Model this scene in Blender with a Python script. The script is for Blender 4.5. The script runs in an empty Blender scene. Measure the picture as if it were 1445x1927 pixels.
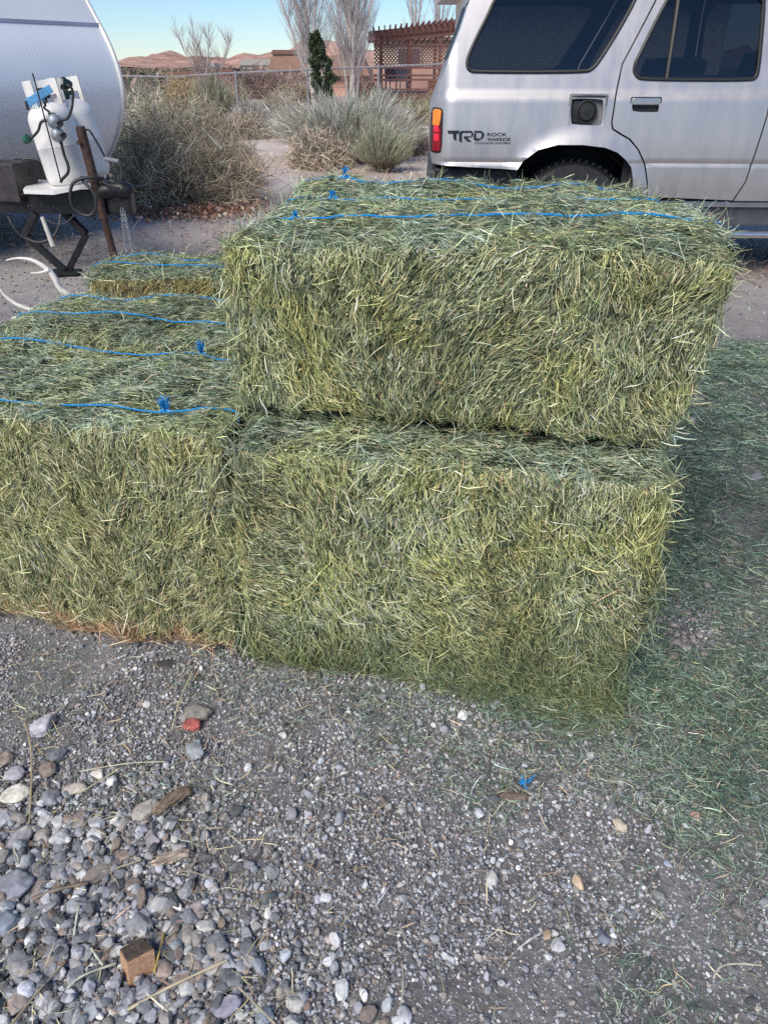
import bpy, bmesh, math, random
import numpy as np
from mathutils import Vector, Matrix, geometry
random.seed(7); rng = np.random.default_rng(11)
PI = math.pi
sc = bpy.context.scene; col = sc.collection

# ------------------------------------------------------------------ camera model (also used to turn measured positions into metres)
F = 1392.0; TH = math.radians(31); H = 1.27
def ray(px, py):
    x = (px-722.5)/F; y = -(py-963.5)/F
    return (x, math.cos(TH)+y*math.sin(TH), -math.sin(TH)+y*math.cos(TH))
def atz(px, py, z):
    r = ray(px, py); t = (z-H)/r[2]; return Vector((r[0]*t, r[1]*t, z))
def atd(px, py, D):
    r = ray(px, py); t = D/r[1]; return Vector((r[0]*t, D, H+r[2]*t))
cam = bpy.data.cameras.new('camera'); co = bpy.data.objects.new('camera', cam); col.objects.link(co)
cam.sensor_fit = 'VERTICAL'; cam.sensor_height = 36; cam.lens = 36*F/1927.0
cam.clip_start = 0.02; cam.clip_end = 12000
co.location = (0, 0, H); co.rotation_euler = (PI/2-TH, 0, 0); sc.camera = co

# ------------------------------------------------------------------ numpy noise
PERM = rng.permutation(4096); RV = rng.random(4096)
def _h(i, j, k, s):
    a = PERM[(i+s*37) & 4095]; b = PERM[(a+j) & 4095]; c = PERM[(b+k) & 4095]
    return RV[c]
def vn(P, f, s=0):
    P = np.asarray(P, float)*f; I = np.floor(P).astype(np.int64); w = P-I; w = w*w*(3-2*w)
    i, j, k = I[:, 0], I[:, 1], I[:, 2]; x, y, z = w[:, 0], w[:, 1], w[:, 2]
    r = 0
    for a in (0, 1):
        for b in (0, 1):
            for c in (0, 1):
                r = r+_h(i+a, j+b, k+c, s)*(x if a else 1-x)*(y if b else 1-y)*(z if c else 1-z)
    return r*2-1
def fbm(P, f, s=0, o=3):
    r = 0; a = 1
    for q in range(o): r = r+a*vn(P, f*2**q, s+q*5); a *= .5
    return r
def unit(v): return v/np.maximum(np.linalg.norm(v, axis=1, keepdims=True), 1e-9)
def lerp(a, b, t): return a+(b-a)*t
def sstep(a, b, x): t = np.clip((x-a)/(b-a), 0, 1); return t*t*(3-2*t)

# ------------------------------------------------------------------ materials
def newmat(name):
    m = bpy.data.materials.new(name); m.use_nodes = True
    nt = m.node_tree; nt.nodes.clear()
    o = nt.nodes.new('ShaderNodeOutputMaterial'); b = nt.nodes.new('ShaderNodeBsdfPrincipled')
    nt.links.new(b.outputs[0], o.inputs[0]); return m, nt, b
def noise_node(nt, scale, detail=4, coord='Object', rough=.6):
    tc = nt.nodes.new('ShaderNodeTexCoord'); n = nt.nodes.new('ShaderNodeTexNoise')
    n.inputs['Scale'].default_value = scale; n.inputs['Detail'].default_value = detail; n.inputs['Roughness'].default_value = rough
    nt.links.new(tc.outputs[coord], n.inputs['Vector']); return n
def ramp(nt, src, stops):
    r = nt.nodes.new('ShaderNodeValToRGB'); e = r.color_ramp.elements
    e[0].position = stops[0][0]; e[0].color = (*stops[0][1], 1); e[1].position = stops[-1][0]; e[1].color = (*stops[-1][1], 1)
    for p, c in stops[1:-1]:
        q = e.new(p); q.color = (*c, 1)
    nt.links.new(src, r.inputs[0]); return r
def bump(nt, b, src, dist, strength=1.0, prev=None):
    n = nt.nodes.new('ShaderNodeBump'); n.inputs['Distance'].default_value = dist; n.inputs['Strength'].default_value = strength
    nt.links.new(src, n.inputs['Height'])
    if prev: nt.links.new(prev.outputs[0], n.inputs['Normal'])
    nt.links.new(n.outputs[0], b.inputs['Normal']); return n
def mat(name, c, rough=.6, metal=0, var=.12, scale=20, bmp=0, coat=0, spec=None):
    m, nt, b = newmat(name)
    n = noise_node(nt, scale)
    lo = tuple(max(0, x*(1-var)) for x in c); hi = tuple(min(1, x*(1+var)) for x in c)
    r = ramp(nt, n.outputs[0], [(.3, lo), (.7, hi)]); nt.links.new(r.outputs[0], b.inputs['Base Color'])
    b.inputs['Roughness'].default_value = rough; b.inputs['Metallic'].default_value = metal
    if coat: b.inputs['Coat Weight'].default_value = coat; b.inputs['Coat Roughness'].default_value = .08
    if spec is not None: b.inputs['Specular IOR Level'].default_value = spec
    if bmp: bump(nt, b, n.outputs[0], bmp)
    return m
def vcmat(name, rough=.6, spec=.4, trans=0, nscale=0, nvar=.25, bmp=0):
    """colour comes from the 'Col' attribute (the strands', stones' own colour; bales also carry painted light and shade)"""
    m, nt, b = newmat(name)
    a = nt.nodes.new('ShaderNodeAttribute'); a.attribute_name = 'Col'
    out = a.outputs['Color']
    if nscale:
        n = noise_node(nt, nscale, 5)
        r = ramp(nt, n.outputs[0], [(.3, (1-nvar,)*3), (.7, (1+nvar,)*3)])
        mx = nt.nodes.new('ShaderNodeMix'); mx.data_type = 'RGBA'; mx.blend_type = 'MULTIPLY'; mx.inputs[0].default_value = 1
        nt.links.new(out, mx.inputs[6]); nt.links.new(r.outputs[0], mx.inputs[7]); out = mx.outputs[2]
        if bmp: bump(nt, b, n.outputs[0], bmp)
    nt.links.new(out, b.inputs['Base Color'])
    b.inputs['Roughness'].default_value = rough; b.inputs['Specular IOR Level'].default_value = spec
    if trans:
        t = nt.nodes.new('ShaderNodeBsdfTranslucent'); nt.links.new(out, t.inputs[0])
        ms = nt.nodes.new('ShaderNodeMixShader'); ms.inputs[0].default_value = trans
        o = [x for x in nt.nodes if x.type == 'OUTPUT_MATERIAL'][0]
        nt.links.new(b.outputs[0], ms.inputs[1]); nt.links.new(t.outputs[0], ms.inputs[2]); nt.links.new(ms.outputs[0], o.inputs[0])
    return m
M_HAY = vcmat('hay', .5, .45, .12)
M_TWIG = vcmat('twig', .8, .2, .05)
M_STONE = vcmat('stone', .78, .35, 0, 160, .22, .0006)
M_ROCK = vcmat('rock', .8, .3, 0, 70, .35, .0012)
M_TWINE = mat('blue_twine', (.012, .26, .62), .4, 0, .25, 300)
M_BLACKM = mat('black_steel', (.022, .022, .024), .42, .3, .5, 30, .0005)
M_RUST = mat('rusty_steel', (.085, .05, .04), .6, .4, .4, 40, .0006)
M_WHITEP = mat('white_paint', (.74, .72, .70), .35, 0, .06, 14)
M_PLAST = mat('grey_plastic', (.17, .18, .2), .35, 0, .1, 30)
M_RUBBER = mat('black_rubber', (.022, .022, .024), .55, 0, .3, 40)
M_GREEN = mat('green_plastic', (.03, .11, .07), .4, 0, .2, 40)
M_DKGREEN = mat('dark_green_plastic', (.012, .03, .026), .35, 0, .2, 40)
M_CLEARBLUE = mat('blue_plastic', (.12, .35, .62), .3, 0, .3, 90)
M_ZINC = mat('zinc', (.42, .43, .45), .4, .8, .15, 40)
M_BONE = mat('bone', (.72, .68, .62), .5, 0, .1, 30)
M_WOOD = mat('grey_wood', (.13, .11, .095), .85, 0, .4, 60, .001)
M_CREAM = mat('cream_stucco', (.72, .66, .55), .8, 0, .05, 8)
M_REDWOOD = mat('redwood_stain', (.19, .085, .07), .7, 0, .3, 6, .001)

# ------------------------------------------------------------------ object helpers
def tag(o, label=None, cat=None, group=None, kind=None):
    if label: o['label'] = label
    if cat: o['category'] = cat
    if group: o['group'] = group
    if kind: o['kind'] = kind
    return o
def thing(name, label, cat, loc=(0, 0, 0), rz=0, group=None):
    o = bpy.data.objects.new(name, None); col.objects.link(o); o.location = loc; o.rotation_euler = (0, 0, rz)
    o.empty_display_size = .1
    return tag(o, label, cat, group)
def link(name, me, parent=None, loc=None):
    o = bpy.data.objects.new(name, me); col.objects.link(o)
    if parent: o.parent = parent
    if loc is not None: o.location = loc
    return o
def npmesh(name, V, Fq, m, colr=None, smooth=False, k=4):
    """V (n,3), Fq (m,k) faces of k corners"""
    me = bpy.data.meshes.new(name); V = np.ascontiguousarray(V, np.float32); Fq = np.ascontiguousarray(Fq, np.int32)
    me.vertices.add(len(V)); me.vertices.foreach_set('co', V.ravel())
    me.loops.add(Fq.size); me.loops.foreach_set('vertex_index', Fq.ravel())
    me.polygons.add(len(Fq)); me.polygons.foreach_set('loop_start', np.arange(0, Fq.size, Fq.shape[1], dtype=np.int32))
    me.polygons.foreach_set('use_smooth', np.full(len(Fq), smooth))
    if colr is not None:
        a = me.color_attributes.new('Col', 'FLOAT_COLOR', 'POINT')
        c = np.ones((len(V), 4), np.float32); c[:, :3] = colr; a.data.foreach_set('color', c.ravel())
    me.materials.append(m); me.update(calc_edges=True); return me
class MB:
    def __init__(s): s.v = []; s.f = []; s.sm = []
    def add(s, V, Fs, smooth=False):
        o = len(s.v); s.v += [tuple(p) for p in V]; s.f += [tuple(i+o for i in f) for f in Fs]; s.sm += [smooth]*len(Fs); return s
    def box(s, c, size, R=None, bev=0):
        bm = bmesh.new(); bmesh.ops.create_cube(bm, size=1)
        for v in bm.verts: v.co = Vector((v.co.x*size[0], v.co.y*size[1], v.co.z*size[2]))
        if bev: bmesh.ops.bevel(bm, geom=bm.edges[:], offset=bev, segments=2, affect='EDGES', profile=.6)
        if R is not None:
            for v in bm.verts: v.co = R @ v.co
        for v in bm.verts: v.co += Vector(c)
        bm.verts.index_update(); s.add([v.co for v in bm.verts], [[v.index for v in f.verts] for f in bm.faces]); bm.free(); return s
    def bar(s, a, b, w, h=None, bev=0):
        a = Vector(a); b = Vector(b); d = b-a; h = h or w
        q = d.to_track_quat('X', 'Z').to_matrix()
        return s.box((a+b)/2, (d.length, w, h), q, bev)
    def tube(s, pts, r, n=10, cap=True, closed=False):
        pts = [Vector(p) for p in pts]; m = len(pts)
        rs = r if isinstance(r, (list, tuple)) else [r]*m
        V = []; up = None
        for i, p in enumerate(pts):
            if closed: t = (pts[(i+1) % m]-pts[i-1])
            else: t = (pts[min(i+1, m-1)]-pts[max(i-1, 0)])
            t = t.normalized() if t.length > 1e-9 else Vector((0, 0, 1))
            if up is None: up = t.orthogonal().normalized()
            up = (up-t*up.dot(t)); up = up.normalized() if up.length > 1e-6 else t.orthogonal().normalized()
            sd = t.cross(up)
            for k in range(n):
                a = 2*PI*k/n; V.append(p+(up*math.cos(a)+sd*math.sin(a))*rs[i])
        Fs = []
        for i in range(m if closed else m-1):
            j = (i+1) % m
            for k in range(n): Fs.append((i*n+k, i*n+(k+1) % n, j*n+(k+1) % n, j*n+k))
        if cap and not closed: Fs.append(tuple(range(n))[::-1]); Fs.append(tuple((m-1)*n+k for k in range(n)))
        return s.add(V, Fs, True)
    def lathe(s, prof, n=32, M=None, caps=True):
        V = []; Fs = []
        for r, z in prof:
            for k in range(n):
                a = 2*PI*k/n; p = Vector((r*math.cos(a), r*math.sin(a), z)); V.append(M @ p if M is not None else p)
        for i in range(len(prof)-1):
            for k in range(n): Fs.append((i*n+k, i*n+(k+1) % n, (i+1)*n+(k+1) % n, (i+1)*n+k))
        if caps:
            Fs.append(tuple(range(n))[::-1]); Fs.append(tuple((len(prof)-1)*n+k for k in range(n)))
        return s.add(V, Fs, True)
    def prism(s, poly, d0, d1, fn):
        """poly of (a,b); fn(a,b,depth)->xyz"""
        n = len(poly); V = [fn(a, b, d0) for a, b in poly]+[fn(a, b, d1) for a, b in poly]
        Fs = [tuple(range(n)), tuple(range(n, 2*n))[::-1]]+[(i, i+n, (i+1) % n+n, (i+1) % n) for i in range(n)]
        return s.add(V, Fs)
    def build(s, name, m, parent=None, smooth=None, loc=None):
        me = bpy.data.meshes.new(name); me.from_pydata([tuple(v) for v in s.v], [], s.f)
        me.materials.append(m)
        me.polygons.foreach_set('use_smooth', [bool(x) if smooth is None else smooth for x in s.sm]); 
        bm = bmesh.new(); bm.from_mesh(me); bmesh.ops.recalc_face_normals(bm, faces=bm.faces[:]); bm.to_mesh(me); bm.free()
        me.update()
        if any(s.sm) or smooth:
            try: me.set_sharp_from_angle(angle=math.radians(40))
            except Exception: pass
        return link(name, me, parent, loc)
def spline(pts, n=8):
    """Catmull-Rom through the points"""
    P = [Vector(p) for p in pts]; out = []
    for i in range(len(P)-1):
        a = P[max(i-1, 0)]; b = P[i]; c = P[i+1]; d = P[min(i+2, len(P)-1)]
        for k in range(n):
            t = k/n
            out.append(.5*((2*b)+(c-a)*t+(2*a-5*b+4*c-d)*t*t+(3*b-a-3*c+d)*t**3))
    out.append(P[-1]); return out

# ------------------------------------------------------------------ strands (hay, twigs, straw)
def strands(P, T, N, L, W, bend=.1, lift=0., K=4, taper=.6, roll=1.0):
    n = len(P); T = unit(T); B = unit(np.cross(N, T)); Nn = unit(np.cross(T, B))
    s = np.linspace(-.5, .5, K); L = L[:, None]
    bd = (rng.normal(0, bend, n))[:, None]; lf = (rng.normal(lift, abs(bend)*.6+1e-4, n))[:, None]
    kink = rng.normal(0, bend*.7, n)[:, None]
    a = rng.normal(0, roll, n)[:, None]; Wd = B*np.cos(a)+Nn*np.sin(a)
    V = np.empty((n, K, 2, 3), np.float32)
    for i, q in enumerate(s):
        c = P+T*L*q+B*bd*L*(4*q*q-.5)*.5+Nn*lf*L*(4*q*q-.5)*.5+B*kink*L*np.sin(q*2*PI)*.3
        w = (W*(1-taper*abs(2*q)**3)*.5)[:, None]
        V[:, i, 0] = c-Wd*w; V[:, i, 1] = c+Wd*w
    base = (np.arange(n)*K*2)[:, None, None]
    q = np.array([[2*i, 2*i+1, 2*i+3, 2*i+2] for i in range(K-1)])[None]
    return V.reshape(-1, 3), (base+q).reshape(-1, 4)
def rep(c, K=4): return np.repeat(c, K*2, axis=0)
def palette(n, cols, wts, jit=.18, chroma=.05):
    cols = np.array(cols); wts = np.array(wts, float); wts /= wts.sum()
    c = cols[rng.choice(len(cols), n, p=wts)]
    return np.clip(c*np.exp(rng.normal(-.03, jit*1.7, (n, 1)))*np.exp(rng.normal(0, chroma, (n, 3))), 0, .95)
def joinm(parts):
    V = []; Fq = []; C = []; o = 0
    for v, f, c in parts: V.append(v); Fq.append(f+o); C.append(c); o += len(v)
    return np.concatenate(V), np.concatenate(Fq), np.concatenate(C)

# ------------------------------------------------------------------ hay bales
GRN = [(.17, .22, .125), (.32, .38, .20), (.52, .55, .30), (.06, .088, .055), (.36, .44, .33), (.74, .75, .46), (.66, .58, .38), (.52, .36, .23)]
class Bale:
    def __init__(s, L, W, Hh, seed, seams=(), warp=None, rad=.05, rough=1.0):
        s.L, s.W, s.H, s.seed, s.seams, s.warp, s.rad, s.rough = L, W, Hh, seed, seams, warp, rad, rough
    def surf(s, P, off=0.0):
        """point on the plain box -> rounded, lumpy bale surface and its normal"""
        h = np.array([s.L/2, s.W/2, s.H/2]); C = np.array([0, 0, s.H/2])
        Q = P-C; inner = np.clip(Q, -(h-s.rad), h-s.rad); d = Q-inner; N = unit(d)
        S = inner+N*s.rad
        lump = .016*fbm(S+s.seed*3.1, 5, s.seed, 2)+.013*fbm(S+s.seed, 17, s.seed+9, 2)+.012*vn(S, 42, s.seed+3)
        for x0, dep, w in s.seams:
            xx = S[:, 0]-x0-.012*vn(S*np.array([0, 1, 1]), 9, s.seed+int(x0*100) % 50)
            dz = np.clip(.45+1.1*vn(np.stack([S[:, 2]*0+x0, S[:, 1]*.5, S[:, 2]], 1), 9, s.seed+2), 0, 1.3)
            lump = lump-dep*dz*np.exp(-(xx/w)**2)
        S = S+N*(lump*s.rough+off)[:, None]+C
        S[:, 2] = np.maximum(S[:, 2], .002)
        if s.warp is not None: S = s.warp(S, s)
        return S, N
    def sample(s, face, n):
        u = rng.random(n); v = rng.random(n); L, W, Hh = s.L, s.W, s.H
        X = (u-.5)*L; Y = (v-.5)*W; Z = v*Hh
        if face == 'front': return np.stack([X, np.full(n, -W/2), Z], 1)
        if face == 'back': return np.stack([X, np.full(n, W/2), Z], 1)
        if face == 'top': return np.stack([X, Y, np.full(n, Hh)], 1)
        Yy = (u-.5)*W
        return np.stack([np.full(n, L/2 if face == 'right' else -L/2), Yy, Z], 1)
def make_bale(B, name, label, loc, rz, dens, colour, twines=(), group='green hay bales stacked on the gravel', flowk=None):
    root = thing(name, label, 'hay bale', loc, rz, group)
    parts = []
    # inner core the strands lie on, near-black to paint the shade of deep gaps
    bm = bmesh.new(); bmesh.ops.create_cube(bm, size=1); bmesh.ops.subdivide_edges(bm, edges=bm.edges[:], cuts=30, use_grid_fill=True)
    P = np.array([v.co[:] for v in bm.verts]); P = (P*np.array([B.L, B.W, B.H]))+np.array([0, 0, B.H/2])
    S, _ = B.surf(P, -.012)
    bm.faces.ensure_lookup_table(); Fc = np.array([[v.index for v in f.verts] for f in bm.faces]); bm.free()
    cc = np.array((.04, .052, .028))[None]*np.exp(.35*fbm(S, 60, 2, 2))[:, None]
    parts.append((S, Fc, cc))
    area = dict(front=B.L*B.H, back=B.L*B.H, top=B.L*B.W, left=B.W*B.H, right=B.W*B.H)
    for face, d in dens.items():
        n = int(area[face]*d)
        if n < 5: continue
        P = B.sample(face, n)
        off = rng.uniform(-.016, .003, n)+.006*(rng.random(n)**6)
        S, N = B.surf(P, off)
        ax = {'front': (1, 0, 0), 'back': (1, 0, 0), 'top': (1, 0, 0), 'left': (0, 1, 0), 'right': (0, 1, 0)}[face]
        U = np.tile(np.array(ax, float), (n, 1)); U = unit(U-N*np.sum(U*N, 1)[:, None]); Vv = np.cross(N, U)
        lf = fbm(S, 3.5, B.seed+20, 2)
        if face == 'top': th = .9*lf+rng.normal(0, .6, n)+.5*vn(S, 26, B.seed+4)
        else: th = PI/2+.95*lf+rng.normal(0, .33, n)+.55*vn(S, 26, B.seed+4)
        rnd = rng.random(n) < .16; th = np.where(rnd, rng.uniform(0, PI, n), th)
        T = U*np.cos(th)[:, None]+Vv*np.sin(th)[:, None]+N*rng.normal(0, .16, n)[:, None]
        kind = rng.random(n); crumb = rng.random(n) < .22
        if face in ('front', 'right', 'left'):
            fl = np.floor(S[:, 0 if face == 'front' else 1]/.085+.45*vn(S, 6, B.seed+2)).astype(int)
            th = np.where(rnd, th, th+(RV[(fl*17+B.seed*31) & 4095]-.5)*.9)
            T = U*np.cos(th)[:, None]+Vv*np.sin(th)[:, None]+N*rng.normal(0, .14, n)[:, None]
        Ln = np.where(kind < .66, rng.uniform(.010, .032, n), np.where(kind < .985, rng.uniform(.025, .055, n), rng.uniform(.06, .11, n)))
        Wn = np.where(kind < .66, rng.uniform(.0009, .0018, n), np.where(kind < .985, rng.uniform(.0010, .0021, n), rng.uniform(.0012, .0024, n)))
        Ln = np.where(crumb, rng.uniform(.004, .010, n), Ln); Wn = np.where(crumb, rng.uniform(.0015, .0032, n), Wn)
        if d < 20000: Wn *= 1.8; Ln *= 1.3
        fk = getattr(B, 'fine', .88); v, f = strands(S, T, N, Ln*fk, Wn*(fk+.08), .05, 0.0)
        c = colour(S, face, n, B)
        parts.append((v, f, rep(c)))
        # loose strands that stick out
        m = int(n*.011); P = B.sample(face, m); S, N = B.surf(P, .006)
        T = U[:m]*rng.normal(0, 1, (m, 1))+Vv[:m]*rng.normal(0, 1, (m, 1))+N*rng.uniform(.1, 1.0, (m, 1))
        v, f = strands(S+unit(T)*.015, T, N, rng.uniform(.02, .075, m), rng.uniform(.0009, .0020, m), .10, -.1)
        parts.append((v, f, rep(colour(S, face, m, B)*1.1)))
    # fringe along the upper and end edges
    m = int(170*B.L) if dens.get('top', 0) > 20000 else 30
    for (sx, sy, sz) in ((0, -1, 1), (1, 0, 1), (-1, 0, 1), (1, -1, 0), (0, 1, 1), (-1, -1, 0)):
        P = (rng.random((m, 3))-.5)*np.array([B.L, B.W, B.H])
        if sx: P[:, 0] = sx*B.L/2
        if sy: P[:, 1] = sy*B.W/2
        if sz: P[:, 2] = B.H/2
        P[:, 2] += B.H/2
        S, N = B.surf(P, 0.0)
        T = rng.normal(0, .9, (m, 3))+N*rng.uniform(.05, .6, (m, 1))
        v, f = strands(S+unit(T)*.02, T, N, rng.uniform(.02, .085, m), rng.uniform(.0009, .002, m), .14, -.15)
        parts.append((v, f, rep(colour(S, 'top', m, B)*1.08)))
    V, Fq, C = joinm(parts)
    link('hay', npmesh('hay', V, Fq, M_HAY, C), root)
    for (yl, knots, xs) in twines:
        xr = np.linspace(-B.L/2+.002, B.L/2-.002, 90)
        P = np.stack([xr, yl+.004*np.sin(xr*3+B.seed)+.002*vn(np.stack([xr, xr*0, xr*0], 1), 14, 3), np.full(90, B.H)], 1)
        S, N = B.surf(P, .0065+.0075*vn(P, 7, B.seed+31))
        kk = np.ones(15)/15; zp = np.pad(S[:, 2], 7, mode='edge'); S[:, 2] = .85*np.convolve(zp, kk, 'valid')+.15*S[:, 2]
        endl = [Vector((-B.L/2-.004, yl, B.H*.75)), Vector((-B.L/2-.006, yl, B.H*.3)), Vector((-B.L/2, yl, .02))]
        endr = [Vector((B.L/2+.002, yl, B.H*.75)), Vector((B.L/2+.002, yl, B.H*.3)), Vector((B.L/2, yl, .02))]
        path = endl[::-1]+[Vector(p) for p in S]+endr
        mb = MB(); mb.tube(path, .0022, 6); tw = mb.build('twine', M_TWINE, root)
        for (xk, size) in knots:
            i = int(np.argmin(abs(xr-xk))); p = S[i]
            m = 46
            T = np.stack([rng.normal(0, .24, m), rng.normal(0, .24, m), rng.uniform(.6, 1.1, m)], 1)
            Lk = rng.uniform(.6, 1, m)*size
            tt = unit(T); v, f = strands(p+np.array([0, 0, .004])+tt*Lk[:, None]*.5, T, np.tile([0., 1., 0.], (m, 1)), Lk, np.full(m, .0020), .25, 0, taper=.1)
            kb = MB(); kb.add([Vector(q) for q in v], [tuple(q) for q in f])
            kb.tube([Vector(p)+Vector((-.012, 0, .0)), Vector(p)+Vector((0, .004, .008)), Vector(p)+Vector((.012, 0, .001))], .0042, 6)
            kb.build('knot', M_TWINE, tw)
    return root

def col_green(S, face, n, B):
    """fresh alfalfa: warm light on the sides and blue skylight on top painted in"""
    g = fbm(S, 4.5, B.seed+50, 2)[:, None]; y = fbm(S, 9, B.seed+70, 2)[:, None]
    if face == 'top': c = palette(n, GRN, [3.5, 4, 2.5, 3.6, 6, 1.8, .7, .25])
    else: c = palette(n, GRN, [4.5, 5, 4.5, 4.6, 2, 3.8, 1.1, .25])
    c = c*np.exp(.26*g)
    if face != 'top':
        fl = np.floor(S[:, 0]/.085+.45*vn(S, 6, B.seed+2)).astype(int); c = c*np.exp(.34*(RV[(fl*29+B.seed*13) & 4095]-.45))[:, None]
    c = lerp(c, c*np.array([1.16, 1.08, .80]), np.clip(y+.2, 0, 1))
    if face != 'top': c = c*np.array([1.27, 1.20, 1.16])  # warm frontal light painted in: sides brighter than tops
    else: c = c*np.array([1.0, 1.03, 1.12])  # blue skylight painted into the tops
    return np.clip(c, 0, .9)
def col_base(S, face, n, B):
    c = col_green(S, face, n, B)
    t = np.clip((.20-S[:, 2]+.05*vn(S, 9, 4)+.06*np.clip(S[:, 0]/.4, -1, 1))/.12, 0, 1)[:, None]      # loose leafy crumbs round the foot, with its shade painted in as darker green
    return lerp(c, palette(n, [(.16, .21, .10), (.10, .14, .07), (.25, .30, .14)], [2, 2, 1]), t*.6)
def col_left(S, face, n, B):
    c = col_green(S, face, n, B)
    if face != 'top':
        pl = palette(n, [(.55, .50, .28), (.45, .44, .22), (.62, .55, .33), (.30, .34, .16)], [3, 3, 2, 2])
        k = (rng.random(n)[:, None] < (.42+.4*np.clip((.35-S[:, 2])/.35, 0, 1))[:, None]); c = np.where(k, pl, c)
        t = np.clip((.078+.045*vn(S*np.array([1, 0, 0]), 13, 3)-S[:, 2])/.03, 0, 1)
        k = rng.random(n) < t*(.35+.65*(vn(S*np.array([1, 0, 0]), 7, 8) > -.25))
        c = np.where(k[:, None], palette(n, [(.74, .46, .26), (.68, .52, .32), (.56, .33, .18), (.8, .64, .44)], [3, 3, 2, 1]), c)
    return c
def col_brown(S, face, n, B):
    c = col_green(S, face, n, B)
    if face == 'front':
        k = rng.random(n)[:, None] < .6; c = np.where(k, palette(n, [(.42, .32, .10), (.30, .22, .08), (.5, .42, .18)], [2, 2, 2]), c)
    return c
RZ = math.radians(-11)
def w_up(S, B):
    S = S.copy(); t = S[:, 2]/B.H
    S[:, 0] += np.where(S[:, 0] > 0, (t-.5)*.055*S[:, 0]/(B.L/2), 0)
    S[:, 2] += .012*np.sin(S[:, 0]*3.2+.6)*t
    return S
def w_low(S, B):
    S = S.copy(); t = S[:, 2]/B.H
    S[:, 0] += np.where(S[:, 0] > 0, -.05*np.clip(.5-t, 0, 1)*S[:, 0]/(B.L/2), 0)
    S[:, 1] += np.where(S[:, 1] < 0, -.02*np.clip(1-t*3.2, 0, 1)**2, 0)      # hay slumped round the foot
    return S
D1 = 92000
U1 = Bale(.975, .55, .385, 3, [(-.15, .030, .014), (.08, .012, .01), (.30, .014, .012), (-.33, .012, .01)], w_up)
def loc_x(Bloc, px, py, z):
    p = atz(px, py, z); d = p-Vector(Bloc); c, s = math.cos(-RZ), math.sin(-RZ); return d.x*c-d.y*s, d.x*s+d.y*c
c_u1 = (.196, 1.723, .592)
make_bale(U1, 'hay_bale', 'front green hay bale of the upper layer, two blue twines on top, dark creased face', c_u1, RZ,
          dict(front=D1*1.15, top=D1*.95, left=30000, right=D1*.8, back=8000), col_green,
          [(loc_x(c_u1, 900, 430, .965)[1], [(loc_x(c_u1, 567, 408, .965)[0], .016)], 0), (loc_x(c_u1, 850, 389, .965)[1], [(loc_x(c_u1, 612, 380, .965)[0], .028)], 0)])
U2 = Bale(1.0, .5, .375, 5, [(.1, .015, .012), (-.25, .012, .012)])
c_u2 = (.235, 2.262, .59)
make_bale(U2, 'hay_bale', 'back green hay bale of the upper layer, nearest the silver car', c_u2, math.radians(-5),
          dict(front=8000, top=D1*.8, left=26000, right=26000, back=8000), col_green,
          [(-.13, [(-.36, .02)], 0), (.13, [(-.36, .03)], 0)])
L1 = Bale(.92, .5, .585, 8, [(-.1, .010, .012), (.2, .014, .014), (.34, .010, .01)], w_low, .035)
L1.fine = .78
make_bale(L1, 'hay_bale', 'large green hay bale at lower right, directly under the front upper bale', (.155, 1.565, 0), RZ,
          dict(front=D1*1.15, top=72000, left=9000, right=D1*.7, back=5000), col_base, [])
L2 = Bale(.98, .5, .58, 9)
make_bale(L2, 'hay_bale', 'lower bale hidden behind the others, carrying the back upper bale', (.235, 2.2, 0), math.radians(-5),
          dict(front=3000, top=5000, left=24000, right=26000, back=8000), col_green, [])
A1 = Bale(.95, .53, .60, 13, [(-.2, .010, .012), (.1, .014, .012), (.3, .012, .012)], w_low, .035)
c_a = (-.762, 1.78, 0)
make_bale(A1, 'hay_bale', 'front left hay bale with two tufted blue twine knots and orange straw at its foot', c_a, RZ,
          dict(front=D1*1.1, top=D1*.9, left=8000, right=8000, back=5000), col_left,
          [(loc_x(c_a, 170, 750, .61)[1], [(loc_x(c_a, 303, 768, .61)[0], .042)], 0), (loc_x(c_a, 230, 656, .61)[1], [(loc_x(c_a, 380, 668, .61)[0], .042)], 0)])
B1 = Bale(.98, .5, .60, 17, [(.05, .014, .014)], None, .08)
c_b = (-.69, 2.325, 0)
make_bale(B1, 'hay_bale', 'second left hay bale, between the knotted front left bale and the small far one', c_b, RZ,
          dict(front=5000, top=D1*.8, left=34000, right=5000, back=12000), col_green,
          [(loc_x(c_b, 260, 597, .61)[1], [], 0), (loc_x(c_b, 330, 561, .61)[1], [], 0)])
C1 = Bale(.92, .42, .60, 21, [], None, .06)
c_c = (-.66, 3.0, 0)
make_bale(C1, 'hay_bale', 'farthest left hay bale with a yellow-brown near side, close to the rusty jack', c_c, math.radians(-4),
          dict(front=D1*.8, top=D1*.75, left=30000, right=8000, back=12000), col_brown,
          [(-.08, [], 0), (.09, [], 0)])

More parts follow.
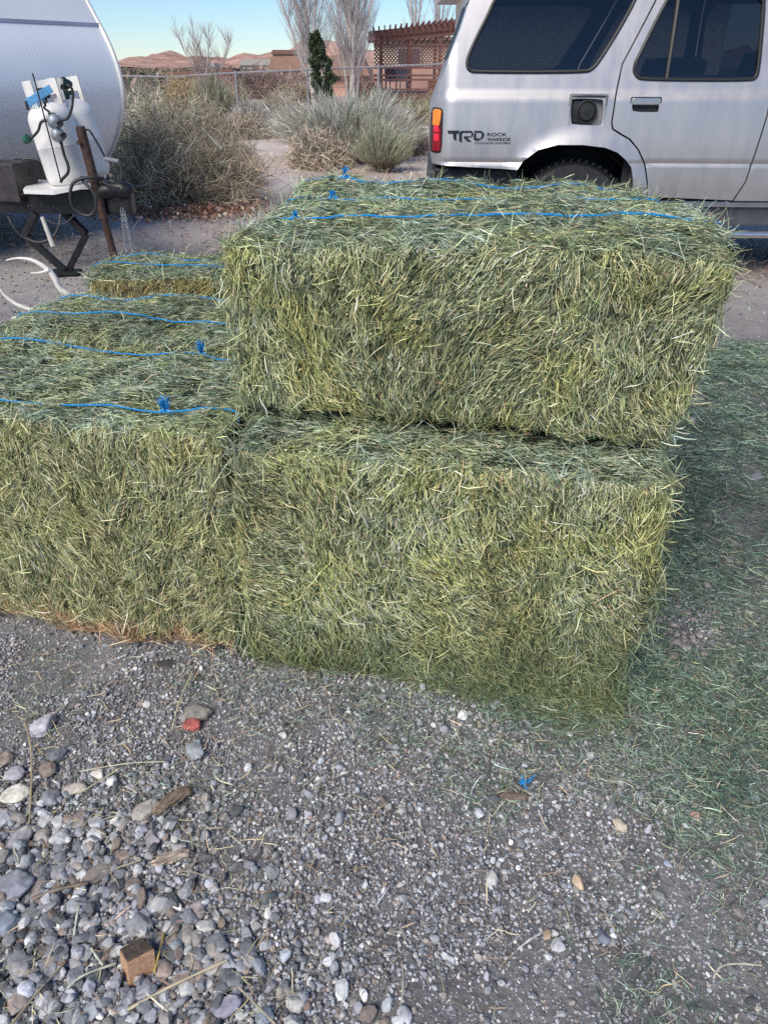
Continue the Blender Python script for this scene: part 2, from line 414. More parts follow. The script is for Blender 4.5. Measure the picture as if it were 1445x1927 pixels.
# ------------------------------------------------------------------ ground
def gh(x, y): return 0.0
def ground():
    m, nt, b = newmat('dirt_and_gravel')
    big = noise_node(nt, .5, 5); mid = noise_node(nt, 6, 8, rough=.7); fine = noise_node(nt, 90, 6, rough=.75)
    tc = nt.nodes.new('ShaderNodeTexCoord')
    vo = nt.nodes.new('ShaderNodeTexVoronoi'); vo.inputs['Scale'].default_value = 70; nt.links.new(tc.outputs['Object'], vo.inputs['Vector'])
    vo.inputs['Randomness'].default_value = 1
    sep = nt.nodes.new('ShaderNodeSeparateXYZ'); nt.links.new(tc.outputs['Object'], sep.inputs[0])
    r1 = ramp(nt, mid.outputs[0], [(.3, (.145, .143, .15)), (.5, (.205, .20, .207)), (.72, (.285, .275, .28))])
    r2 = ramp(nt, fine.outputs[0], [(.25, (.55, .55, .57)), (.75, (1.4, 1.38, 1.34))])
    mx = nt.nodes.new('ShaderNodeMix'); mx.data_type = 'RGBA'; mx.blend_type = 'MULTIPLY'; mx.inputs[0].default_value = 1
    nt.links.new(r1.outputs[0], mx.inputs[6]); nt.links.new(r2.outputs[0], mx.inputs[7])
    # far ground: paler, pinker sandy dirt
    rf = ramp(nt, big.outputs[0], [(.35, (.46, .37, .33)), (.5, (.58, .50, .46)), (.65, (.62, .56, .53))])
    mr = nt.nodes.new('ShaderNodeMapRange'); mr.inputs['From Min'].default_value = 3.6; mr.inputs['From Max'].default_value = 8
    nt.links.new(sep.outputs['Y'], mr.inputs['Value'])
    m2 = nt.nodes.new('ShaderNodeMix'); m2.data_type = 'RGBA'; nt.links.new(mr.outputs[0], m2.inputs[0]); nt.links.new(mx.outputs[2], m2.inputs[6])
    m3 = nt.nodes.new('ShaderNodeMix'); m3.data_type = 'RGBA'; m3.blend_type = 'MULTIPLY'; m3.inputs[0].default_value = .7
    nt.links.new(rf.outputs[0], m3.inputs[6]); nt.links.new(r2.outputs[0], m3.inputs[7]); nt.links.new(m3.outputs[2], m2.inputs[7])
    # distant desert floor: scrub tone
    rs = ramp(nt, mid.outputs[0], [(.35, (.13, .11, .085)), (.65, (.30, .24, .19))])
    mr2 = nt.nodes.new('ShaderNodeMapRange'); mr2.inputs['From Min'].default_value = 30; mr2.inputs['From Max'].default_value = 60
    nt.links.new(sep.outputs['Y'], mr2.inputs['Value'])
    m4 = nt.nodes.new('ShaderNodeMix'); m4.data_type = 'RGBA'; nt.links.new(mr2.outputs[0], m4.inputs[0]); nt.links.new(m2.outputs[2], m4.inputs[6]); nt.links.new(rs.outputs[0], m4.inputs[7])
    nt.links.new(m4.outputs[2], b.inputs['Base Color']); b.inputs['Roughness'].default_value = .92; b.inputs['Specular IOR Level'].default_value = .2
    bp = bump(nt, b, vo.outputs['Distance'], .004, .6); bump(nt, b, fine.outputs[0], .006, .9, bp)
    xs = np.concatenate([-np.geomspace(6000, 4, 30), np.linspace(-3.5, 3.5, 176), np.geomspace(4, 6000, 30)])
    ys = np.concatenate([-np.geomspace(300, 1, 12), np.linspace(-.5, 6, 164), np.geomspace(6.2, 7000, 60)])
    X, Y = np.meshgrid(xs, ys); P = np.stack([X.ravel(), Y.ravel(), 0*X.ravel()], 1)
    near = np.exp(-np.maximum(0, np.hypot(P[:, 0], P[:, 1])-5)/6)
    Z = (.010*fbm(P, 2.2, 5, 3)+.004*vn(P, 16, 8))*near-.012
    P[:, 2] = Z
    nx, ny = len(xs), len(ys); i = np.arange(nx-1); j = np.arange(ny-1); I, J = np.meshgrid(i, j); a = (J*nx+I).ravel()
    Fq = np.stack([a, a+1, a+nx+1, a+nx], 1)
    tag(link('ground', npmesh('ground', P, Fq, m, None, True)), kind='structure')
ground()
def gz(P):
    near = np.exp(-np.maximum(0, np.hypot(P[:, 0], P[:, 1])-5)/6)
    return (.010*fbm(np.stack([P[:, 0], P[:, 1], 0*P[:, 0]], 1), 2.2, 5, 3)+.004*vn(np.stack([P[:, 0], P[:, 1], 0*P[:, 0]], 1), 16, 8))*near-.012
def gz1(x, y): return float(gz(np.array([[x, y, 0.]]))[0])

# ------------------------------------------------------------------ gravel
def ico(sub):
    bm = bmesh.new(); bmesh.ops.create_icosphere(bm, subdivisions=sub, radius=1); bm.verts.ensure_lookup_table()
    V = np.array([v.co[:] for v in bm.verts]); Fc = np.array([[v.index for v in f.verts] for f in bm.faces]); bm.free(); return V, Fc
def rock_shape(V, seed, ang=.5):
    """angular pebble: sphere cut back by random planes, plus lumps"""
    r = np.random.default_rng(seed); N = r.normal(0, 1, (9, 3)); N /= np.linalg.norm(N, axis=1, keepdims=True); d = r.uniform(.55, .95, 9)
    U = V/np.linalg.norm(V, axis=1, keepdims=True)
    R = np.ones(len(V))
    for k in range(9):
        c = U@N[k]; R = np.where(c > .05, np.minimum(R, lerp(1.0, d[k]/np.maximum(c, .05), ang)), R)
    return U*(R*(1+.06*vn(U+seed, 3, seed % 50)))[:, None]
ROCKC = [(.29, .30, .33), (.42, .43, .46), (.19, .20, .22), (.33, .30, .28), (.55, .55, .55), (.30, .24, .21), (.12, .125, .135), (.60, .59, .57)]
def rotm(n, flat=.5):
    a = rng.uniform(0, 2*PI, n); b = rng.normal(0, flat, n); c = rng.normal(0, flat, n)
    ca, sa, cb, sb, cc, s2 = np.cos(a), np.sin(a), np.cos(b), np.sin(b), np.cos(c), np.sin(c); z = 0*a; o = z+1
    Rz = np.stack([ca, -sa, z, sa, ca, z, z, z, o], 1).reshape(-1, 3, 3); Rx = np.stack([o, z, z, z, cb, -sb, z, sb, cb], 1).reshape(-1, 3, 3)
    Ry = np.stack([cc, z, s2, z, o, z, -s2, z, cc], 1).reshape(-1, 3, 3)
    return Rz@Rx@Ry
def scatter_rocks(P, r, sub, cols, wts, dim=1.0):
    n = len(P); V0, F0 = ico(sub); T = [rock_shape(V0, 100+k, 1.0) for k in range(14)]
    R = rotm(n); sc3 = np.stack([rng.uniform(.85, 1.35, n), rng.uniform(.7, 1.0, n), rng.uniform(.45, .8, n)], 1)*r[:, None]
    ti = rng.integers(0, 14, n); TT = np.array(T)[ti]*sc3[:, None, :]
    V = np.einsum('nij,nkj->nki', R, TT)+P[:, None, :]
    Fc = (F0[None]+(np.arange(n)*len(V0))[:, None, None]).reshape(-1, 3)
    C = np.repeat(palette(n, cols, wts, .15, .015)*dim, len(V0), axis=0)
    return V.reshape(-1, 3), Fc, C
def gravel():
    # density and size follow the photograph: coarse at lower left, fine in the middle, dirt patches to the right
    def field(P):
        left = 1-sstep(-.55, .15, P[:, 0]+.35*(P[:, 1]-.6)); nearc = 1-sstep(.85, 1.15, P[:, 1])
        return left*nearc
    parts = []
    n = 175000
    P = np.stack([rng.uniform(-1.5, 1.9, n), rng.uniform(.42, 1.75, n), np.zeros(n)], 1)
    ff = field(P); bare = sstep(.08, .6, fbm(P, 3.6, 60, 3)+.12*sstep(-.1, .5, P[:, 0])-.5*ff+.3*sstep(1.0, 1.25, P[:, 1]))
    dens = np.clip(1.0-.26*bare-.25*sstep(1.1, 1.4, P[:, 1]), .12, 1)
    k = rng.random(n) < dens; P = P[k]; ff = ff[k]; bare = bare[k]
    r = np.exp(rng.normal(math.log(.0033), .36, len(P)))*(1+.5*ff)*(1-.25*bare)
    r = np.clip(r, .0016, .009); P[:, 2] = gz(P)+r*.10+rng.uniform(-.001, .004, len(P))*(1-bare)
    parts.append(scatter_rocks(P, r, 1, ROCKC, [6, 5, 4, 3, 2, 1.5, 2, .5]))
    # medium
    n = 12000
    P = np.stack([rng.uniform(-1.3, 1.6, n), rng.uniform(.42, 1.6, n), np.zeros(n)], 1); ff = field(P)
    dens = np.clip(.10+.9*ff, 0, 1); k = rng.random(n) < dens; P = P[k]; ff = ff[k]
    r = np.clip(np.exp(rng.normal(math.log(.0070), .30, len(P)))*(1+.5*ff), .005, .018)
    P[:, 2] = gz(P)+r*.45+.004*ff
    m1 = scatter_rocks(P, r, 2, ROCKC, [6, 5, 4, 3, 1.6, 1.5, 2, .9], .98)
    # farther ground, thinner
    n = 9000
    P = np.stack([rng.uniform(-3.5, 3.5, n), 1.6+4.6*rng.random(n)**.8, np.zeros(n)], 1)
    r = np.clip(np.exp(rng.normal(math.log(.006), .5, n)), .002, .03); P[:, 2] = gz(P)+r*.3
    m2 = scatter_rocks(P, r, 1, ROCKC, [5, 5, 3, 4, 2, 2, 1, .4], .8)
    V, Fc, C = joinm(parts+[m1, m2])
    tag(link('gravel', npmesh('gravel', V, Fc, M_STONE, C, False)), kind='stuff')
gravel()

# individual stones, from the photograph: px, py, length px, width px, angle, colour, label
STN = [
 (80,1358,52,40,80,(.50,.48,.52),'pale lilac stone with rust spots, highest large stone at the left'),
 (311,1240,34,20,5,(.055,.058,.065),'dark charcoal oval stone just below the orange straw'),
 (372,1333,50,32,-10,(.26,.24,.21),'grey-brown block of stone touching the red stone'),
 (360,1358,34,26,10,(.42,.12,.10),'brick red pebble, the only red one'),
 (368,1402,54,32,-70,(.33,.35,.38),'long slate grey stone just below the red pebble'),
 (28,1486,52,34,20,(.70,.66,.58),'cream coloured jagged stone near the left edge'),
 (24,1450,40,30,50,(.42,.40,.44),'lilac grey stone just above the cream jagged stone'),
 (140,1472,44,26,10,(.48,.42,.38),'flat pinkish tan stone left of the two white pebbles'),
 (182,1447,28,20,0,(.78,.74,.68),'white angular pebble, left one of the white pair'),
 (207,1460,22,20,0,(.74,.74,.74),'white rounded pebble, right one of the white pair'),
 (270,1516,54,30,50,(.42,.39,.36),'speckled beige oval stone beside the rough brown bark chip'),
 (32,1566,60,30,70,(.42,.40,.42),'long smooth grey stone like a bean near the left edge'),
 (320,1540,34,28,-30,(.24,.26,.28),'dark grey stone below the rough brown bark chip'),
 (286,1570,40,26,-70,(.34,.31,.33),'brown-grey pointed stone below the speckled oval stone'),
 (25,1662,70,60,60,(.26,.27,.31),'big rough dark grey rock at the left edge'),
 (14,1727,52,46,0,(.24,.27,.32),'big blue-grey rock under the rough dark one at the left edge'),
 (190,1626,72,32,38,(.24,.21,.19),'long flat brown stone in the coarse gravel'),
 (55,1712,50,32,50,(.24,.26,.25),'flat greenish grey stone right of the big blue-grey rock'),
 (260,1727,50,44,0,(.28,.29,.31),'rounded grey rock above the wooden block'),
 (366,1706,50,30,75,(.36,.31,.31),'smooth reddish-grey oval stone right of the rounded grey rock'),
 (288,1688,36,26,70,(.36,.39,.44),'pale blue-grey oval pebble between two larger grey stones'),
 (228,1702,32,26,60,(.38,.37,.38),'mid grey pebble left of the rounded grey rock'),
 (154,1786,38,30,-60,(.44,.44,.45),'pale grey stone left of the wooden block'),
 (42,1808,48,40,20,(.36,.35,.36),'blunt grey stone at lower left with a pale edge'),
 (140,1825,34,32,0,(.30,.32,.35),'round blue-grey stone at lower left'),
 (270,1862,46,36,30,(.36,.38,.42),'blue-grey stone directly below the wooden block'),
 (240,1870,38,24,80,(.27,.29,.34),'dark blue upright stone beside the one below the wooden block'),
 (424,1886,60,34,35,(.32,.31,.38),'pointed slate purple stone at the bottom of the picture'),
 (30,1880,46,44,0,(.40,.33,.30),'pinkish brown rock at the bottom left corner'),
 (172,1893,34,30,10,(.33,.35,.38),'squarish bluish stone near the bottom edge'),
 (555,1882,38,30,-60,(.56,.55,.52),'pale sandy grey stone at the bottom, right of the straw ends'),
 (500,1908,34,28,0,(.31,.35,.40),'blue-grey stone at the bottom edge left of the pale sandy one'),
 (762,1906,34,20,-60,(.48,.48,.52),'pale long pebble at the bottom centre'),
 (926,1647,32,22,-70,(.62,.60,.57),'off-white speckled pebble right of centre on fine gravel'),
 (902,1523,24,16,-60,(.56,.60,.64),'pale icy blue leaf-shaped pebble below the blue twine scrap'),
 (1167,1551,34,18,-50,(.66,.55,.44),'cream and brown chip on the right among green hay bits'),
 (1307,1527,22,18,30,(.42,.29,.24),'reddish tan pebble far right among green hay bits'),
 (1088,1655,32,20,-70,(.52,.40,.28),'two-tone amber pebble on the right on bare dirt'),
 (1134,1758,30,22,-50,(.22,.25,.30),'dark steel blue pebble at lower right'),
 (1050,1776,30,22,0,(.48,.47,.49),'pale angular pebble left of the dark steel blue one'),
 (1030,1755,22,14,50,(.45,.33,.24),'small orange-brown chip above the pale angular pebble'),
 (1243,1678,26,20,-40,(.26,.28,.27),'greenish grey pebble at right below green hay bits'),
 (1258,1620,20,12,-60,(.42,.46,.55),'thin light blue stone chip at right'),
 (972,1494,58,20,-4,(.17,.13,.11),'flat brown stone under the blue twine scrap'),
]
V3, F3 = ico(4)
def stone(name, i, px, py, lp, wp, ang, colr, label, cat='stone'):
    p = atz(px, py, .006); p.z = gz1(p.x, p.y)
    depth = p.y*math.cos(TH)+(H-p.z)*math.sin(TH); s = depth/F
    a, b = lp*s*.5, wp*s*.5*1.1; c = min(a, b)*.62
    S = rock_shape(V3, 300+i, 1.0); S = S*(1+.05*fbm(S+i, 5, i, 4))[:, None]*np.array([a*1.08, b*1.1, c])
    t = math.radians(ang); R = np.array([[math.cos(t), -math.sin(t), 0], [math.sin(t), math.cos(t), 0], [0, 0, 1]]); S = S@R.T
    n = len(S); C = np.array(colr)[None]*(.95 if i < 50 else .95)*np.exp(.22*fbm(S*1.0+i, 60, 4, 3))[:, None]*np.ones((n, 3))
    if i in (0,): C = np.where((fbm(S+i, 60, 9, 2) > .55)[:, None], np.array([(.25, .14, .11)]), C)
    if i in (31, 30): C = np.where((vn(S+i, 300, 9) > .5)[:, None], C*.5, C)
    o = link(name, npmesh(name, S, F3, M_ROCK, C, True), None, (p.x, p.y, p.z+c*.45+.004))
    return tag(o, label, cat)
for i, s_ in enumerate(STN): stone('stone', i, *s_)
# further loose stones of the coarse patch: alike, told apart by nothing
k = 0
while k < 150:
    px = rng.uniform(0, 640); py = rng.uniform(1400, 1925)
    if (px-0)/640+.2*rng.random() > (py-1300)/620: continue
    if any(math.hypot(px-q[0], py-q[1]) < 34 for q in STN) or (215 < px < 300 and 1760 < py < 1850): continue
    lp = rng.uniform(18, 40); c = ROCKC[rng.integers(0, 6)]
    o = stone('stone', 50+k, px, py, lp, lp*rng.uniform(.65, .9), rng.uniform(0, 180), tuple(np.array(c)*rng.uniform(.85, 1.15)), 'plain grey or tan stone of the coarse gravel at lower left')
    o['group'] = 'plain stones of the coarse gravel'; k += 1
# right-hand patch of bare dirt with lumps
k = 0
while k < 26:
    px = rng.normal(1290, 34); py = rng.normal(1185, 34); lp = rng.uniform(10, 22)
    o = stone('dirt_clod', 150+k, px, py, lp, lp*.8, rng.uniform(0, 180), (.33, .285, .28), 'small pinkish clod in the bare patch among fallen hay', 'clod')
    o['group'] = 'clods in the bare patch right of the bales'; k += 1

# ------------------------------------------------------------------ fallen hay on the ground
def inpoly(P, poly):
    x, y = P[:, 0], P[:, 1]; c = np.zeros(len(P), bool); n = len(poly)
    for i in range(n):
        x1, y1 = poly[i]; x2, y2 = poly[(i+1) % n]
        k = ((y1 > y) != (y2 > y)) & (x < (x2-x1)*(y-y1)/(y2-y1+1e-12)+x1); c ^= k
    return c
def wpoly(pp): return [tuple(atz(a, b, 0)[:2]) for a, b in pp]
def edge_d(P, poly):
    D = np.full(len(P), 9.)
    for i in range(len(poly)):
        a = np.array(poly[i]); b = np.array(poly[(i+1) % len(poly)]); ab = b-a
        t = np.clip(((P[:, :2]-a)@ab)/(ab@ab), 0, 1); D = np.minimum(D, np.linalg.norm(P[:, :2]-(a+t[:, None]*ab), axis=1))
    return D
LOOSE = [(.11, .18, .125), (.19, .28, .195), (.30, .41, .31), (.06, .10, .075), (.46, .57, .46), (.50, .53, .34), (.58, .52, .34)]
def loose_hay():
    parts = []
    poly = wpoly([(1120, 900), (1300, 640), (1700, 620), (2400, 1100), (2200, 1900), (1445, 1640), (1320, 1500), (1130, 1440), (960, 1350), (900, 1300)])
    xs = [p[0] for p in poly]; ys = [p[1] for p in poly]
    n = 290000
    P = np.stack([rng.uniform(min(xs), min(max(xs), 3.2), n), min(ys)+(max(ys)-min(ys))*rng.random(n)**1.35, np.zeros(n)], 1)
    ins = inpoly(P, poly); d = edge_d(P, poly); d = np.where(ins, d, -d)
    bp = atz(1290, 1185, 0)
    bare = np.exp(-(((P[:, 0]-bp.x)/.075)**2+((P[:, 1]-bp.y)/.085)**2)*.9)
    dn = np.clip(sstep(-.10, .13, d+.07*fbm(P, 5, 77, 3))*(.8+.45*fbm(P, 6, 80, 3)), 0, 1)*(1-.93*bare)
    k = rng.random(n) < dn; P = P[k]; n = len(P)
    hgt = rng.random(n)**1.5*.030*np.clip(.3+dn[k]+.8*fbm(P, 7, 140, 2), .1, 1.4)
    P[:, 2] = gz(P)+.003+hgt
    a = rng.uniform(0, 2*PI, n)
    T = np.stack([np.cos(a), np.sin(a), rng.normal(0, .13, n)], 1); N = np.tile([0., 0., 1.], (n, 1))
    kd = rng.random(n); Ln = np.where(kd < .82, rng.uniform(.006, .030, n), rng.uniform(.035, .085, n)); Wn = rng.uniform(.0008, .0020, n)
    far = np.clip(P[:, 1]/1.6, 1, 2); 
    v, f = strands(P, T, N, Ln*far**.5, Wn*far**.8, .18)
    c = palette(n, LOOSE, [5, 5, 3, 4, 1.6, .8, .5])*np.exp(.2*fbm(P, 4, 90, 2))[:, None]
    parts.append((v, f, rep(c)))
    # drift of leaf and stalk along the foot of the stack
    n = 26000; t = rng.random(n); a0 = np.array([-.36, 1.45]); a1 = np.array([.56, 1.285]); back = np.array([-.19, -.98])
    dd = np.abs(rng.normal(0, .04, n))*(.35+1.3*sstep(.2, 1, t)); dd = np.minimum(dd, .25)
    Q = a0+(a1-a0)*t[:, None]+back*(dd-.01)[:, None]; P = np.stack([Q[:, 0], Q[:, 1], np.zeros(n)], 1)
    P[:, 2] = gz(P)+.002+rng.random(n)*np.maximum(0, .06*(.3+t)-dd*.6)
    a = rng.uniform(0, 2*PI, n); T = np.stack([np.cos(a), np.sin(a), rng.normal(0, .3, n)], 1)
    v, f = strands(P, T, np.tile([0., -.4, 1.], (n, 1)), rng.uniform(.010, .045, n), rng.uniform(.0008, .0022, n), .18)
    parts.append((v, f, rep(palette(n, [(.17, .22, .11), (.11, .15, .08), (.28, .33, .17), (.42, .44, .25)], [3, 3, 3, 1]))))
    # drift at the right end, between stack and bare ground
    n = 20000; t = rng.random(n); b0 = np.array([.62, 1.22]); b1 = np.array([1.0, 2.7])
    dd = np.abs(rng.normal(0, .10, n)); Q = b0+(b1-b0)*t[:, None]+np.array([.97, -.24])*(dd-.06)[:, None]; P = np.stack([Q[:, 0], Q[:, 1], np.zeros(n)], 1)
    bare = np.exp(-(((P[:, 0]-bp.x)/.075)**2+((P[:, 1]-bp.y)/.085)**2)*.9); k = rng.random(n) > bare; P = P[k]; n = len(P); dd = dd[k]
    P[:, 2] = gz(P)+.002+rng.random(n)*np.maximum(0, .06-dd*.5)
    a = rng.uniform(0, 2*PI, n); T = np.stack([np.cos(a), np.sin(a), rng.normal(0, .25, n)], 1)
    v, f = strands(P, T, np.tile([0., 0., 1.], (n, 1)), rng.uniform(.012, .05, n), rng.uniform(.0009, .0024, n), .18)
    parts.append((v, f, rep(palette(n, LOOSE, [4, 5, 4, 3, 3, 1, .6]))))
    # thin tufts strewn over the gravel in front
    n = 30000; P = np.stack([rng.uniform(-.9, 1.1, n), rng.uniform(.45, 1.45, n), np.zeros(n)], 1)
    w = sstep(.25, .85, fbm(P, 5, 120, 3)+.55*sstep(-.2, .6, P[:, 0])+1.1*sstep(.90, 1.25, P[:, 1])-.2)*(.25+.75*sstep(-.45, .2, P[:, 0]+.4*(P[:, 1]-.8)))+.30*sstep(.25, .6, P[:, 0])
    k = rng.random(n) < w*.75; P = P[k]; n = len(P); P[:, 2] = gz(P)+.006+rng.random(n)*.012
    a = rng.uniform(0, 2*PI, n); T = np.stack([np.cos(a), np.sin(a), rng.normal(0, .2, n)], 1)
    v, f = strands(P, T, np.tile([0., 0., 1.], (n, 1)), rng.uniform(.010, .055, n), rng.uniform(.0007, .0017, n), .22)
    parts.append((v, f, rep(palette(n, LOOSE, [4, 5, 3, 3, 2, 1.5, 1.5]))))
    V, Fq, C = joinm(parts)
    tag(link('fallen_hay', npmesh('fallen_hay', V, Fq, M_HAY, C)), kind='stuff')
    # dry straw litter on the coarse gravel
    n = 3600; P = np.stack([rng.uniform(-.95, .9, n), rng.uniform(.48, 1.42, n), np.zeros(n)], 1)
    k = rng.random(n) < (.25+.75*(1-sstep(-.4, .2, P[:, 0]))); P = P[k]; n = len(P); P[:, 2] = gz(P)+.010+rng.random(n)*.010
    a = rng.uniform(0, 2*PI, n); T = np.stack([np.cos(a), np.sin(a), rng.normal(0, .12, n)], 1)
    v, f = strands(P, T, np.tile([0., 0., 1.], (n, 1)), rng.uniform(.010, .055, n), rng.uniform(.0008, .0026, n), .10)
    C = rep(palette(n, [(.55, .47, .30), (.35, .26, .17), (.66, .60, .44), (.22, .16, .12)], [3, 2, 2, 2]))
    tag(link('straw_litter', npmesh('straw_litter', v, f, M_HAY, C)), kind='stuff')
loose_hay()
# single stalks one can point to
def stalk(pts, w, c, label, name='straw', cat='straw', m=M_HAY):
    P = [atz(a, b, .0) for a, b in pts]
    Q = spline([Vector((p.x, p.y, gz1(p.x, p.y)+.018+.004*(i % 2))) for i, p in enumerate(P)], 5)
    mb = MB(); mb.tube(Q, [w*(.75+.25*math.sin(i*1.7)) for i in range(len(Q))], 6)
    V = np.array([tuple(v) for v in mb.v]); cc = np.array(c)[None]*np.exp(.15*fbm(V, 150, 3, 2))[:, None]
    o = mb.build(name, m); a = o.data.color_attributes.new('Col', 'FLOAT_COLOR', 'POINT')
    d = np.ones((len(V), 4), np.float32); d[:, :3] = cc; a.data.foreach_set('color', d.ravel())
    return tag(o, label, cat)
stalk([(240, 1900), (330, 1855), (428, 1808)], .0028, (.62, .54, .36), 'long thick tan straw lying right of the wooden block')
stalk([(128, 1862), (160, 1838), (218, 1810)], .0022, (.58, .62, .48), 'pale green straw lying left of the wooden block')
stalk([(172, 1783), (182, 1800), (194, 1815)], .0024, (.60, .64, .50), 'short pale straw end above the pale green straw')
stalk([(290, 1830), (300, 1795), (308, 1750)], .0022, (.50, .40, .12), 'yellow twisted straw standing right of the wooden block')
stalk([(48, 1362), (60, 1410), (60, 1470), (55, 1545)], .0024, (.45, .36, .22), 'long bent tan twig on the left gravel')
stalk([(325, 1375), (338, 1325), (362, 1262)], .0022, (.66, .58, .38), 'long yellow straw left of the grey-brown block of stone')
stalk([(150, 1490), (220, 1455), (235, 1445)], .0016, (.55, .48, .32), 'thin tan straw beside the two white pebbles')
stalk([(150, 1450), (240, 1442), (312, 1436)], .0016, (.58, .55, .40), 'thin pale straw crossing the left gravel')
stalk([(140, 1760), (147, 1725), (150, 1705)], .0024, (.62, .66, .54), 'upright pale green straw in the coarse gravel')
stalk([(1340, 1845), (1352, 1825), (1385, 1815), (1430, 1820)], .002, (.55, .52, .42), 'pale curled stem at the lower right')
stalk([(972, 1795), (995, 1780), (1018, 1763)], .0022, (.62, .62, .58), 'short white straw on bare dirt at lower right')
stalk([(755, 1895), (758, 1860), (756, 1815)], .0018, (.5, .46, .36), 'upright tan straw at the bottom centre')
stalk([(450, 1860), (490, 1905), (520, 1935)], .002, (.45, .38, .28), 'tan straw sloping to the bottom edge')
stalk([(60, 1690), (110, 1675), (165, 1660)], .0045, (.22, .17, .13), 'dark brown stick left of the long flat brown stone', 'stick', 'stick')
stalk([(20, 1935), (75, 1870), (120, 1815)], .0022, (.38, .32, .2), 'thin brown straw at the lower left corner')
# bark chips
def chip(px, py, lp, wp, ang, c, label):
    p = atz(px, py, 0); s = (p.y*math.cos(TH)+H*math.sin(TH))/F; a, b = lp*s*.5, wp*s*.5
    V, Fc = ico(4); S = V*np.array([a, b, b*.45]); S = S+unit(V)*(.0035*np.sin(V[:, 1]*9+4*vn(V, 2, 3))+.003*fbm(V*np.array([.4, 2, 2]), 4, 5, 3))[:, None]
    t = math.radians(ang); R = np.array([[math.cos(t), -math.sin(t), 0], [math.sin(t), math.cos(t), 0], [0, 0, 1]])
    C = np.array(c)[None]*np.exp(.5*fbm(V*np.array([.5, 4, 4]), 3, 8, 3))[:, None]; S = S@R.T
    tag(link('bark_chip', npmesh('bark_chip', S, Fc, M_ROCK, C, True), None, (p.x, p.y, gz1(p.x, p.y)+.012)), label, 'bark chip')
chip(325, 1505, 82, 26, 40, (.20, .15, .11), 'rough brown bark chip beside the speckled oval stone')
chip(322, 1612, 76, 20, 20, (.40, .33, .27), 'pale weathered splinter of wood in the middle of the coarse gravel')
# wooden block
def block():
    p = atz(257, 1800, .01); s = (p.y*math.cos(TH)+H*math.sin(TH))/F; w = 52*s
    r = thing('wood_block', 'small sawn wooden block with orange sides and a dark cracked top, lower left', 'wood block', (p.x, p.y, gz1(p.x, p.y)), math.radians(40))
    mw, nt, b = newmat('fresh_wood'); tc = nt.nodes.new('ShaderNodeTexCoord'); mp = nt.nodes.new('ShaderNodeMapping'); mp.inputs['Scale'].default_value = (60, 60, 400)
    mp.inputs['Rotation'].default_value = (0, PI/2, 0)
    n = nt.nodes.new('ShaderNodeTexNoise'); n.inputs['Scale'].default_value = 3; nt.links.new(tc.outputs['Object'], mp.inputs[0]); nt.links.new(mp.outputs[0], n.inputs[0])
    rr = ramp(nt, n.outputs[0], [(.35, (.30, .15, .08)), (.65, (.62, .40, .25))]); nt.links.new(rr.outputs[0], b.inputs['Base Color']); b.inputs['Roughness'].default_value = .7
    R = Matrix.Rotation(math.radians(-20), 3, 'X') @ Matrix.Rotation(math.radians(12), 3, 'Y')
    mb = MB(); mb.box((0, 0, .014), (w, w*.86, .046), R, .0012); mb.build('block', mw, r)
    mb = MB()
    mb.box(R @ Vector((-w*.22, 0, .0245))+Vector((0, 0, .014)), (w*.52, w*.76, .0035), R, .001); mb.box(R @ Vector((w*.24, -w*.02, .0251))+Vector((0, 0, .014)), (w*.46, w*.66, .0045), R, .001); mb.box(R @ Vector((w*.1, w*.22, .0275))+Vector((0, 0, .014)), (w*.5, w*.28, .003), R, .001)
    mb.build('weathered_top', mat('dark_wood', (.10, .075, .06), .85, 0, .4, 120, .001), r)
block()
# scrap of blue twine
def scrap():
    p = atz(985, 1478, 0); g = gz1(p.x, p.y)+.012; mb = MB(); r = random.Random(4)
    for k in range(9):
        pts = []; q = Vector((p.x+r.uniform(-.012, .006), p.y+r.uniform(-.004, .004), g+.004))
        for i in range(6): pts.append(q.copy()); q += Vector((r.uniform(-.004, .009), r.uniform(-.005, .006), r.uniform(-.003, .004)))
        mb.tube(spline(pts, 4), .0011, 5)
    tag(mb.build('twine_scrap', M_TWINE), 'frayed scrap of blue twine on the fine gravel', 'twine')
scrap()
# ------------------------------------------------------------------ antler
def antler():
    D = 4.2; P = lambda a, b, d=D: atd(a, b, d)
    r = thing('antler', 'white curved antler sticking up behind the left bales', 'antler', (P(128, 590).x, D, 0))
    L = r.location
    rel = lambda pts: [Vector(p)-L for p in pts]
    beam = [P(12, 490), P(35, 486), P(62, 490), P(88, 505), P(103, 522), P(113, 542), P(130, 556), P(160, 585), P(190, 610)]
    mb = MB(); q = spline(rel(beam), 6); n = len(q); mb.tube(q, [.003+.014*min(1, i/(n*.45)) for i in range(n)], 10)
    mb.build('beam', M_BONE, r)
    mb = MB(); q = spline(rel([P(93, 508, D-.01), P(78, 513, D-.02), P(58, 514, D-.03)]), 6); n = len(q); mb.tube(q, [.012-.010*i/n for i in range(n)], 10); mb.build('tine', M_BONE, r)
    mb = MB(); q = spline(rel([P(150, 590, D+.02), P(100, 588), P(50, 580), P(22, 566), P(4, 548), P(-8, 520)]), 6); n = len(q); mb.tube(q, [.014-.011*(i/n)**2 for i in range(n)], 10); mb.build('tine', M_BONE, r)
antler()
